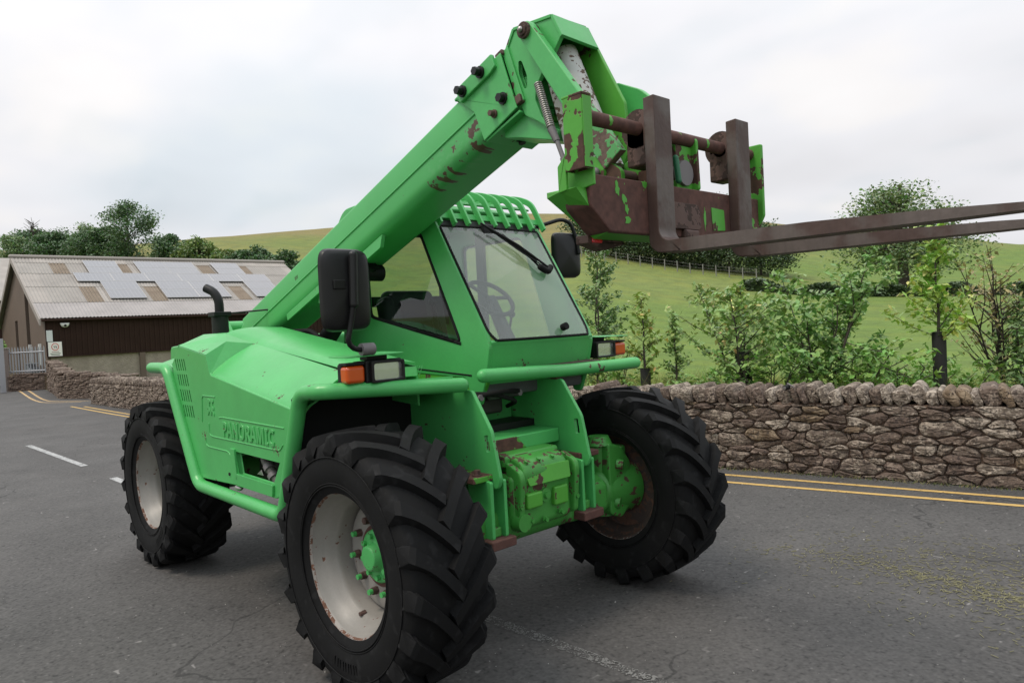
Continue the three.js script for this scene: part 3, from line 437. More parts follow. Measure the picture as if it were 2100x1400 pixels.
// ---- wheels: axis z, outer side +z
const TR = 0.587;
function tyreGeo() {
  const prof = [[0.315, -0.172], [0.334, -0.180], [0.385, -0.202], [0.44, -0.207], [0.49, -0.203], [0.526, -0.193], [0.541, -0.165], [0.548, -0.08], [0.550, 0], [0.548, 0.08], [0.541, 0.165], [0.526, 0.193], [0.49, 0.203], [0.44, 0.207], [0.385, 0.202], [0.334, 0.180], [0.315, 0.172]];
  const gs = [prep(lathe(prof, 96))];
  for (const r of [0.352, 0.362, 0.478]) for (const s of [-1, 1]) gs.push(prep(new THREE.TorusGeometry(r, 0.0035, 6, 96).translate(0, 0, s * (r < 0.4 ? 0.193 : 0.2065))));
  for (let i = 0; i < 9; i++) { const a = -2.36 + i * 0.052, w = [0.007, 0.012, 0.006, 0.013, 0.007, 0.011, 0.006, 0.012, 0.008][i]; gs.push(prep(new THREE.BoxGeometry(0.038, w, 0.006).translate(0.425, 0, 0.2062).rotateZ(a))); }     // worn moulded letters, too faint to read
  const NL = 19, D = 0.36;
  for (const side of [-1, 1]) for (let k = 0; k < NL; k++) {
    const f0 = (k + (side > 0 ? 0 : 0.5)) / NL * Math.PI * 2, rows = [], n = 11;
    for (let i = 0; i <= n; i++) {
      const t = -0.10 + 1.16 * i / n, w = side * Math.min(0.2, t * 0.196), tt = Math.max(0, t), phi = f0 + D * (0.30 * tt + 0.95 * tt * (1 - 0.28 * tt)) * 0.92 + (t < 0 ? D * t * 1.2 : 0);
      const fl = sstep(0.55, 1.05, t), hw = (0.021 + 0.010 * fl) / TR, hb = (0.033 + 0.016 * fl) / TR;
      const top = TR - 0.010 * t * t, base = 0.529;
      let zt = w, zb = w, rt = top, rb = base;
      if (t > 1) { zt = side * 0.204; zb = side * 0.206; rt = top - 0.012; rb = 0.49; }
      // lug cross-section perpendicular-ish to its run: leading base, leading top, trailing top, trailing base
      const P = (r, a, z) => [r * Math.cos(a), r * Math.sin(a), z];
      const sk = 0.010 * side;
      rows.push([P(rb, phi - hb, zb + sk), P(rt, phi - hw, zt + sk), P(rt, phi + hw, zt - sk), P(rb, phi + hb, zb - sk)]);
    }
    // flared foot that runs down over the shoulder
    const last = rows[rows.length - 1], a0 = Math.atan2(last[1][1], last[1][0]), a1 = Math.atan2(last[2][1], last[2][0]);
    const foot = (r, a, z) => [r * Math.cos(a), r * Math.sin(a), z];
    rows.push([foot(0.475, a0 - 0.012, side * 0.203), foot(0.505, a0 - 0.008, side * 0.2165), foot(0.505, a1 + 0.012, side * 0.2165), foot(0.475, a1 + 0.018, side * 0.203)]);
    const pos = [], quad = (a, b, c, d) => pos.push(...a, ...b, ...c, ...a, ...c, ...d);
    for (let i = 0; i < rows.length - 1; i++) for (let j = 0; j < 3; j++) quad(rows[i][j], rows[i][j + 1], rows[i + 1][j + 1], rows[i + 1][j]);
    quad(rows[0][0], rows[0][3], rows[0][2], rows[0][1]); const e = rows[rows.length - 1]; quad(e[0], e[1], e[2], e[3]);
    if (side > 0) for (let q = 0; q < pos.length; q += 9) for (let m = 0; m < 3; m++) { const x = pos[q + 3 + m]; pos[q + 3 + m] = pos[q + 6 + m]; pos[q + 6 + m] = x; }
    const g = new THREE.BufferGeometry(); g.setAttribute('position', new THREE.Float32BufferAttribute(pos, 3)); g.computeVertexNormals(); gs.push(prep(toCreasedNormals(g, 0.5)));
  }
  return mergeGeometries(gs);
}
function sidewallText(font) {                                   // raised moulded lettering band on the sidewall
  const gs = [], s = 'FARM TYRE'; return gs;
}
const TYRE = tyreGeo();
const rimShell = lathe([[0.318, 0.150], [0.331, 0.158], [0.333, 0.166], [0.325, 0.172], [0.315, 0.166], [0.306, 0.150], [0.300, 0.118], [0.284, 0.108], [0.280, 0.085], [0.262, 0.066], [0.256, 0.04], [0.253, -0.03], [0.262, -0.085], [0.285, -0.11], [0.300, -0.12], [0.306, -0.15], [0.315, -0.166], [0.325, -0.172], [0.333, -0.166], [0.331, -0.158], [0.318, -0.15]], 80);
const rimLip = lathe([[0.3335, 0.155], [0.336, 0.166], [0.328, 0.1755], [0.315, 0.170], [0.309, 0.158]], 80);
const rimIn = lathe([[0.257, -0.0625], [0.2635, -0.085], [0.286, -0.11], [0.301, -0.12], [0.307, -0.15], [0.3155, -0.167], [0.325, -0.1735], [0.334, -0.166]].map(([r, z]) => [r - 0.002, z]), 64), rimBack = lathe([[0.0, -0.0475], [0.22, -0.0515], [0.2555, -0.0635]], 48);
const disc = lathe([[0.0, -0.004], [0.15, -0.004], [0.20, -0.002], [0.235, -0.008], [0.2465, -0.018], [0.2485, -0.03], [0.22, -0.022], [0.0, -0.02]], 64);
function makeWheel(x, z, out, spin, steer, inner) {
  const w = group('wheel', [x, TR - 0.003, z]); w.rotation.set(0, out > 0 ? -steer : Math.PI - steer, 0);
  const spinG = new THREE.Matrix4().makeRotationZ(spin);
  const P = (name, g, m) => part(w, name, [].concat(g).map((q) => q.clone().applyMatrix4(spinG)), m);
  const ty = new THREE.Mesh(TYRE, M.tyre); ty.name = 'tyre'; ty.rotation.z = out > 0 ? 0 : 0; ty.castShadow = ty.receiveShadow = true;
  if (out < 0) ty.scale.x = -1;                                 // tread arrows point the same way round on both sides
  ty.rotation.z = spin; w.add(ty);
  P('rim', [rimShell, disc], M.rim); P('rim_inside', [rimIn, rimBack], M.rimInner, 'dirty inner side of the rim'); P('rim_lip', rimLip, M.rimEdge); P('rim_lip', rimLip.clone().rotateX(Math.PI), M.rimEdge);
  P('rust_ring', lathe([[0.112, -0.0025], [0.138, -0.0025], [0.142, -0.005]], 40), M.rusty);
  const up = (q) => q.translate(0, 0, 0.026);
  P('hub', [lathe([[0, 0.032], [0.046, 0.032], [0.057, 0.026], [0.062, -0.004], [0.071, -0.010], [0.108, -0.012], [0.119, -0.018], [0.121, -0.034]], 48), ...[0, 1, 2, 3, 4, 5, 6, 7].map((i) => { const a = (i + 0.5) / 8 * 6.2832; return cyl([0.092 * Math.cos(a), 0.092 * Math.sin(a), -0.02], [0.092 * Math.cos(a), 0.092 * Math.sin(a), 0.006], 0.012, 0.012, 8); })].map(up), paint.hub ??= paint(GREEN, 0.02, 303, { freq: 12, rep: 3, rough: 0.45 }));
  for (let i = 0; i < 10; i++) { const a = (i + 0.2) / 10 * 6.2832, c = [0.166 * Math.cos(a), 0.166 * Math.sin(a)]; P('wheel_nut', [up(cyl([...c, -0.03], [...c, -0.002], 0.019, 0.017, 6))], M.rustDark); if (i !== 2) P('stud', up(cyl([...c, -0.004], [...c, 0.016], 0.0125, 0.0125, 10)), M.green); }
  P('valve', cyl([-0.19, -0.176, 0.052], [-0.19, -0.176, 0.082], 0.012, 0.009, 10), M.rustDark);
  return w;
}
const L = 2.7497, ZC = 0.901;
makeWheel(0, ZC, 1, 0.62, -0.0165); makeWheel(-L, ZC, 1, 1.3, -0.0055);
makeWheel(0, -ZC, -1, 0.25, -0.0165); makeWheel(-L, -ZC, -1, 0.4, -0.0055);

// ---- front axle
{
  const a = group('front_axle');
  const mirror = (fn) => [1, -1].forEach(fn);
  part(a, 'axle_casing', [
    box(-0.10, 0.17, 0.55, 0.84, -0.215, 0.215, 0.04), box(-0.06, 0.10, 0.86, 0.93, -0.2, 0.2, 0.02),
    prismZ([[-0.12, 0.86], [0.06, 0.93], [0.17, 0.90], [0.20, 0.84], [0.16, 0.62], [0.09, 0.53], [-0.08, 0.53], [-0.14, 0.66]], -0.16, 0.16, 0.03, 0.012),
    cyl([0.16, 0.71, 0.01], [0.195, 0.71, 0.01], 0.04, 0.035), cyl([0.19, 0.71, 0.01], [0.21, 0.71, 0.01], 0.018, 0.016), cyl([0.15, 0.6, 0.17], [0.2, 0.6, 0.17], 0.05, 0.045), cyl([0.02, 0.585, -0.55], [0.02, 0.585, 0.55], 0.115, 0.115, 24), box(-0.09, 0.14, 0.49, 0.68, -0.57, -0.2, 0.05), box(-0.09, 0.14, 0.49, 0.68, 0.2, 0.57, 0.05)], M.cast);
  part(a, 'casing_cover', [plate([[0.175, 0.86, 0.15], [0.19, 0.86, -0.17], [0.205, 0.775, -0.16], [0.198, 0.775, 0.13]], 0.02, 0.01), box(0.165, 0.205, 0.66, 0.74, 0.04, 0.15, 0.012), box(0.16, 0.2, 0.64, 0.74, -0.155, -0.05, 0.012)], M.fresh, 'bright flat cover plate');
  part(a, 'casing_rib', [prismZ([[0.10, 0.90], [0.20, 0.86], [0.215, 0.82], [0.19, 0.58], [0.12, 0.56]], 0.165, 0.20, 0.02, 0.008), prismZ([[0.10, 0.90], [0.20, 0.86], [0.215, 0.82], [0.19, 0.58], [0.12, 0.56]], -0.235, -0.20, 0.02, 0.008)], M.cast);
  for (const z of [-0.16, -0.07, 0.03, 0.12]) part(a, 'bolt', hexBolt([0.165, 0.885, z], [0.5, 0.86, 0], 0.012, 0.02), M.cast);
  for (const [y, z] of [[0.60, -0.1], [0.585, 0.02], [0.60, 0.12], [0.80, 0.185], [0.68, 0.19], [0.80, -0.215], [0.66, -0.22]]) part(a, 'bolt', hexBolt([0.185, y, z], [1, 0, 0], 0.012, 0.022), M.cast);
  mirror((s) => {
    const Z = (a0, b0) => s > 0 ? [a0, b0] : [-b0, -a0];
    for (const z of [0.275, 0.36]) { const [z0, z1] = Z(z, z + 0.02); part(a, 'hanger_plate', prismZ([[0.02, 0.86], [0.19, 0.84], [0.19, 0.56], [0.02, 0.56]], z0, z1, 0.01, 0.003), M.greenWorn); }
    const [p0, p1] = Z(0.25, 0.41); part(a, 'clamp_pad', box(0.0, 0.22, 0.515, 0.562, p0, p1, 0.008), M.rusty, 'rusty clamp pad');
    const [q0, q1] = Z(0.30, 0.355); part(a, 'clamp_nut', box(0.10, 0.17, 0.56, 0.61, q0, q1, 0.01), M.cast);
    const [f0, f1] = Z(0.30, 0.46); part(a, 'mount_flange', [box(-0.08, 0.16, 0.84, 0.87, f0, f1, 0.006)], M.rusty); part(a, 'flange_bolt', [hexBolt([0.12, 0.868, s * 0.40], [0, 1, 0], 0.018, 0.03), hexBolt([0.0, 0.868, s * 0.40], [0, 1, 0], 0.018, 0.03)].flat(), M.rustDark);
    // steering knuckle inside the wheel
    part(a, 'knuckle', [sph([0.0, 0.585, s * 0.63], 0.135, [0.9, 1, 0.8]), cyl([0, 0.44, s * 0.68], [0, 0.88, s * 0.63], 0.075, 0.07), cyl([0.02, 0.86, s * 0.62], [0.02, 0.91, s * 0.62], 0.082, 0.06), cyl([0.0, 0.585, s * 0.62], [0, 0.585, s * 0.84], 0.12, 0.17, 28), prismX([[s * 0.60, 0.88], [s * 0.72, 0.84], [s * 0.80, 0.74], [s * 0.80, 0.50], [s * 0.70, 0.42], [s * 0.60, 0.46]].sort(() => 0), 0.05, 0.11, 0.03, 0.01), cyl([0.1, 0.74, s * 0.68], [0.135, 0.735, s * 0.70], 0.035, 0.03), cyl([0.1, 0.52, s * 0.66], [0.125, 0.515, s * 0.67], 0.035, 0.03), box(-0.02, 0.09, 0.62, 0.84, ...(s > 0 ? [0.74, 0.79] : [-0.79, -0.74]), 0.02)], M.cast);
    part(a, 'steering_rod', [cyl([-0.2, 0.66, s * 0.15], [-0.17, 0.64, s * 0.62], 0.03, 0.03)], M.greySteel);
  });
}
// rear axle
part(T, 'rear_axle', [cyl([-L, 0.585, -0.75], [-L, 0.585, 0.75], 0.13, 0.13, 20), sph([-L, 0.585, 0], 0.24), cyl([-L, 0.585, 0.6], [-L, 0.585, 0.84], 0.16, 0.2), cyl([-L, 0.585, -0.84], [-L, 0.585, -0.6], 0.2, 0.16)], M.cast);

// ---- chassis
const chassis = group('chassis');
const slot = (x, y, s = 1) => pathOf([[x - 0.022, y + 0.045], [x + 0.016, y + 0.05], [x + 0.028, y - 0.04], [x - 0.012, y - 0.045]], 0.014);
for (const [z0, z1] of [[0.315, 0.337], [-0.337, -0.315]]) {
  part(chassis, 'cheek_plate', prismZ([[-2.9, 1.25], [0.03, 1.275], [0.165, 1.078], [0.215, 0.845], [0.193, 0.80], [0.10, 0.795], [-0.30, 0.79], [-0.55, 0.66], [-2.3, 0.66], [-2.9, 0.8]], z0, z1, 0.02, 0.004, [slot(0.13, 1.015)]), M.green);
}
part(chassis, 'frame_floor', [box(-2.7, -0.30, 0.66, 0.70, -0.31, 0.31), box(-0.42, -0.39, 0.8, 1.24, -0.312, 0.312), box(-2.7, -0.5, 1.20, 1.235, -0.31, 0.31)], M.green);
part(chassis, 'cross_box', prismX([[-0.31, 0.925], [0.31, 0.925], [0.31, 1.0], [-0.31, 1.0]], -0.25, 0.0, 0.008, 0.006), M.greenWorn, 'chipped cross member');
part(chassis, 'rust_strip', prismX([[-0.05, 0.93], [0.308, 0.93], [0.308, 0.997], [0.02, 0.997]], -0.02, 0.0035, 0.004, 0.002), M.rusty);
part(chassis, 'hydraulic_lines', [...tube([[-0.3, 1.18, -0.25], [-0.12, 1.22, -0.15], [-0.05, 1.24, 0.05], [-0.2, 1.2, 0.28]], 0.014, 0.08), ...tube([[-0.3, 1.12, -0.2], [-0.1, 1.17, -0.1], [-0.08, 1.23, 0.1], [-0.25, 1.24, 0.3]], 0.012, 0.08), ...tube([[-0.35, 1.05, 0.15], [-0.2, 1.0, 0.2], [-0.15, 0.9, 0.2]], 0.012, 0.05)], M.rubber);
part(chassis, 'valve_block', [box(-0.34, -0.2, 1.03, 1.2, 0.12, 0.3, 0.02), box(-0.3, -0.22, 1.1, 1.19, -0.1, 0.08, 0.02)], M.engine);
for (const z of [-0.12, 0.02, 0.16]) part(chassis, 'coupling', cyl([-0.2, 1.2, z], [-0.1, 1.215, z], 0.018, 0.018, 10), M.greySteel);
part(chassis, 'side_skirt', [prismZ([[-1.9, 1.32], [-0.1, 1.33], [-0.2, 1.17], [-0.6, 0.92], [-1.9, 0.86]], 0.07, 0.094, 0.02)], M.fresh);
// inner wheel arch walls of the engine side
part(chassis, 'arch_wall_painted_shade', [grid(10, 1, (u, v) => [-0.50 + 0.0 * u, lerp(0.78, 1.285, u), lerp(0.34, 1.03, v)], 0.012), plate([[-0.5, 1.285, 0.34], [-0.12, 1.30, 0.34], [-0.19, 1.30, 1.03], [-0.5, 1.285, 1.03]], 0.012)], M.rubber, 'arch wall blackened to paint in its shade');  // walls coloured black to paint in the deep shade of the arch

// ---- guard rail tube round the engine side and front rails
part(T, 'guard_rail', tube([[-2.62, 1.415, 1.0], [-2.62, 1.418, 1.05], [-2.27, 1.418, 1.05], [-1.80, 0.70, 1.05], [-0.62, 0.695, 1.05], [-0.345, 1.325, 1.06], [-0.16, 1.335, 1.06], [-0.03, 1.318, 0.62], [0.0, 1.305, 0.37]], 0.037, 0.075, 16, true, 260), M.green);
part(T, 'front_rail', tube([[0.0, 1.338, 0.225], [0.01, 1.325, -0.2], [0.0, 1.315, -0.40], [0.0, 1.312, -1.03]], 0.036, 0.2, 16), M.greenWorn);
part(T, 'rail_bracket', [box(-0.05, -0.0, 1.27, 1.3, -0.34, -0.31), box(-0.3, -0.03, 1.29, 1.31, -0.9, -0.45)], M.rusty);
part(T, 'step_plate', [plate([[0.0, 1.349, 0.0], [0.0, 1.349, -0.7], [-0.16, 1.352, -0.72], [-0.16, 1.352, -0.05]], 0.012)], M.rustDark, 'rust worn top strip of the front rail');

// ---- engine cover
{
  const e = group('engine_cover'), Zo = 1.035;
  const hole = pathOf([[-1.236, 0.966], [-0.655, 0.962], [-0.755, 0.826], [-1.202, 0.831]], 0.012);
  const vents = []; for (let r = 0; r < 4; r++) for (let k = 0; k < 5; k++) { const y = 1.485 - r * 0.098, x = -2.165 + r * 0.034 + k * 0.040; vents.push(pathOf([[x - 0.0, y], [x + 0.027, y], [x + 0.060, y - 0.086], [x + 0.033, y - 0.086]], 0.008)); }
  part(e, 'side_panel', prismZ([[-2.062, 1.566], [-1.906, 1.543], [-1.602, 1.506], [-1.552, 1.388], [-0.505, 1.237], [-0.43, 1.19], [-0.462, 1.12], [-0.655, 0.79], [-0.74, 0.762], [-1.23, 0.766], [-1.78, 0.742], [-1.86, 0.80], [-2.2, 1.36], [-2.215, 1.45]], Zo - 0.03, Zo, 0.02, 0.006, [hole, ...vents]), M.green);
  part(e, 'radiator', box(-2.15, -1.78, 1.03, 1.5, Zo - 0.16, Zo - 0.12), M.engine);
  part(e, 'lower_strip', [plate([[-1.213, 0.838, Zo + 0.006], [-0.742, 0.834, Zo + 0.006], [-0.755, 0.772, Zo + 0.006], [-1.225, 0.772, Zo + 0.006]], 0.014, 0.006), plate([[-1.285, 0.975, Zo + 0.006], [-1.228, 0.975, Zo + 0.006], [-1.198, 0.775, Zo + 0.006], [-1.265, 0.775, Zo + 0.006]], 0.014, 0.006)], M.green);
  const ridge = (pts, r = 0.0045) => tube(pts.map((p) => [p[0], p[1], Zo + 0.0]), r, 0.02, 8);
  part(e, 'pressed_ridge', [...ridge([[-1.447, 1.137], [-1.40, 1.142], [-0.60, 1.137]]), ...ridge([[-1.612, 1.09], [-1.612, 1.024], [-1.55, 1.018], [-0.657, 1.018], [-0.62, 1.05]]), ...ridge([[-1.679, 1.0], [-1.679, 0.957], [-1.63, 0.95], [-1.34, 0.95], [-1.3, 0.93], [-1.28, 0.83]]), ...ridge([[-1.72, 1.10], [-1.70, 1.257], [-1.495, 1.257]])], M.green);
  // emblem: two rearing shapes back to back
  const em = (m) => { const q = [[0, 0.09], [0.02, 0.097], [0.045, 0.095], [0.05, 0.08], [0.033, 0.075], [0.034, 0.055], [0.05, 0.048], [0.052, 0.03], [0.042, 0.035], [0.036, 0.03], [0.05, 0.01], [0.05, -0.005], [0.038, 0], [0.026, 0.02], [0.014, 0.018], [0.012, 0.0], [0, -0.002], [0.004, 0.03], [0.018, 0.05], [0.014, 0.075], [0, 0.078]]; return ext(shapeOf(q.map(([x, y]) => [m * x, y])), 0.008, 0.002).translate(-1.565, 1.146, Zo - 0.003); };
  part(e, 'emblem', [em(1), em(-1)], M.green);
  const font = await new FontLoader().loadAsync('fonts/droid/droid_sans_bold.typeface.json');
  const tg = new TextGeometry('PANORAMIC', { font, size: 1, depth: 0.09, curveSegments: 4, bevelEnabled: true, bevelThickness: 0.02, bevelSize: 0.015, bevelSegments: 1 }); tg.computeBoundingBox(); const bb = tg.boundingBox;
  tg.translate(-bb.min.x, -bb.min.y, 0).scale(0.68 / (bb.max.x - bb.min.x), 0.088 / (bb.max.y - bb.min.y), 0.09).translate(-1.39, 1.033, Zo - 0.0035);
  part(e, 'lettering', tg, M.green);
  part(e, 'fastener', [cyl([-1.335, 0.82, Zo], [-1.335, 0.82, Zo + 0.006], 0.009, 0.009)], M.dark);
  part(e, 'tow_eye', [sph([-1.24, 0.752, Zo - 0.01], 0.025, [1.6, 0.7, 0.8])], M.steel);
  part(e, 'sticker', plate([[-1.50, 1.404, 0.985], [-1.37, 1.386, 0.985], [-1.38, 1.413, 0.93], [-1.505, 1.431, 0.93]], 0.002, 0, 0), M.label, 'torn yellow sticker');
  // raised rear hump
  const a = [-2.062, 1.566, Zo], b = [-1.602, 1.506, Zo], d = [-2.13, 1.631, 0.85], ee = [-1.75, 1.628, 0.85], f = [-1.62, 1.578, 0.90], h = [-1.552, 1.388, Zo], g = [-1.57, 1.557, 0.75];
  const d2 = [-2.55, 1.64, 0.45], e2 = [-1.86, 1.645, 0.46], tri = (...q) => { const gq = new THREE.BufferGeometry(); gq.setAttribute('position', new THREE.Float32BufferAttribute(q.flat(2), 3)); gq.computeVertexNormals(); return gq; };
  part(e, 'rear_hump', [tri([a, b, f], [a, f, ee], [a, ee, d], [d, ee, e2], [d, e2, d2]), tri([b, h, f], [f, h, g]), tri([ee, f, g])], M.green);
  part(e, 'rear_panel', [plate([a, [-2.215, 1.45, Zo], [-2.5, 1.42, 0.5], d], 0.01), plate([[-2.215, 1.45, Zo], [-1.86, 0.80, Zo], [-2.1, 0.8, 0.5], [-2.5, 1.42, 0.5]], 0.01)], M.green);
  // sloping deck with its side edge rounded, and the upper bonnet with a step at the joint
  const deck = (x) => ({ e: [x, 1.386 - 0.1445 * (x + 1.552), Zo], g: [x, 1.557 - 0.145 * (x + 1.56), 0.75] });
  part(e, 'deck', grid(2, 14, (u, v) => { const x = lerp(-1.56, -0.42, u), D = deck(x), t = v, r = Math.max(0, 0.10 - t) / 0.10; const y = lerp(D.e[1], D.g[1], t) + 0.014 * Math.sin(Math.PI * t) - 0.014 * r * r, z = lerp(D.e[2], D.g[2], t) + 0.0; return [lerp(x, x + (u > 0.5 ? 0.03 - 0.06 * v : 0) , 1), y, z]; }, 0.01), M.green);
  part(e, 'bonnet', grid(10, 12, (u, v) => { const k = u < 0.2 ? u / 0.2 : 1, w = u < 0.2 ? 0 : (u - 0.2) / 0.8, near = u < 0.2 ? [0, 1, 2].map((q) => lerp(ee[q], g[q], k)) : [lerp(-1.57, -0.46, w), deck(lerp(-1.57, -0.46, w)).g[1], 0.745], fx = u < 0.2 ? lerp(-1.86, -1.70, k) : lerp(-1.70, -0.26, w), far = [fx, Math.min(1.645, 1.633 - 0.160 * (fx + 1.70)), 0.46]; return [lerp(near[0], far[0], v), lerp(near[1], far[1], v) + 0.013 * w + 0.009 + 0.016 * Math.sin(Math.PI * v) - 0.014 * Math.max(0, 1 - v * 8) ** 2, lerp(near[2], far[2], v)]; }, 0.012), M.green);
  part(e, 'bonnet_edge', [plate([[-1.72, 1.636, 0.455], [-0.26, 1.402, 0.455], [-0.26, 1.2, 0.45], [-1.72, 1.3, 0.45]], 0.012), plate([[-0.46, 1.405, 0.745], [-0.26, 1.402, 0.455], [-0.255, 1.352, 0.455], [-0.44, 1.352, 0.745]], 0.012)], M.green);
  part(e, 'nose_panel', [plate([[-0.40, 1.39, 0.745], [-0.50, 1.40, 0.76], [-0.42, 1.225, Zo - 0.005], [-0.36, 1.318, 0.99]], 0.01), plate([[-0.505, 1.237, Zo], [-0.42, 1.225, Zo], [-0.36, 1.318, 0.99]], 0.01)], M.green);
  // intake grille: small diamond mesh
  const wires = []; for (let i = -1; i < 23; i++) { const z = 0.42 + i * 0.0165; for (const s of [1, -1]) { const p0 = [-0.335, 1.31, z], p1 = [-0.345, 1.40, z + s * 0.048]; wires.push(cyl(p0, p1, 0.0018, 0.0018, 4)); } }
  const gr = part(e, 'grille', wires, M.green); gr.userData.kind = 'stuff';
  part(e, 'rail_apron', [plate([[-0.33, 1.318, 0.40], [-0.33, 1.318, 1.02], [-0.17, 1.352, 1.04], [-0.03, 1.33, 0.40]], 0.008)], M.green);
  // what shows in the engine bay opening
  part(e, 'bay_wall', box(-1.5, -0.55, 0.72, 1.2, 0.70, 0.72), M.engine);
  part(e, 'hose', tube([[-1.08, 0.97, 0.93], [-1.0, 0.93, 0.97], [-0.93, 0.90, 0.98], [-0.80, 0.79, 0.97]], 0.024, 0.05), M.hose); part(e, 'hose_clip', [cyl([-0.935, 0.905, 0.98], [-0.91, 0.885, 0.98], 0.03, 0.03), cyl([-0.885, 0.863, 0.98], [-0.865, 0.846, 0.978], 0.031, 0.031)], M.greySteel);
  part(e, 'hose', tube([[-0.84, 0.98, 0.9], [-0.83, 0.9, 0.92], [-0.78, 0.83, 0.9]], 0.02, 0.04), M.engine); part(e, 'elbow', tube([[-1.17, 0.935, 0.95], [-1.1, 0.935, 0.95], [-1.06, 0.97, 0.93]], 0.018, 0.03), M.engine);
  part(e, 'clip', plate([[-1.06, 0.845, 0.99], [-0.98, 0.845, 0.99], [-1.0, 0.875, 0.99]], 0.004), M.steel); part(e, 'engine_block', [box(-1.45, -0.6, 0.75, 1.0, 0.74, 0.82, 0.03), box(-0.75, -0.68, 0.9, 0.97, 0.9, 0.95, 0.01)], M.engine);
}
// counterweight and rear body behind the cover
part(T, 'rear_body', [prismZ([[-3.35, 1.25], [-3.3, 1.55], [-2.3, 1.60], [-2.3, 0.9], [-3.2, 0.8]], -0.9, 0.7, 0.04, 0.01)], M.green);
part(T, 'rear_fender', [plate([[-2.95, 1.40, 0.98], [-2.2, 1.42, 0.98], [-2.3, 1.52, 0.6], [-3.1, 1.50, 0.6]], 0.012)], M.green);
// exhaust
{
  const x = group('exhaust'), ex = -2.33, ez = 0.66;
  part(x, 'silencer', [cyl([ex, 1.5, ez], [ex, 1.78, ez], 0.056, 0.056, 20)], M.dark); part(x, 'pipe', tube([[ex, 1.77, ez], [ex, 1.87, ez], [ex - 0.03, 1.93, ez + 0.02], [ex - 0.085, 1.96, ez + 0.055]], 0.031, 0.06, 16, false), M.black); part(x, 'bracket', [box(ex - 0.06, ex + 0.06, 1.755, 1.785, ez - 0.06, ez + 0.06, 0.004), cyl([ex, 1.77, ez], [ex + 0.3, 1.79, ez - 0.35], 0.006)], M.black);
}

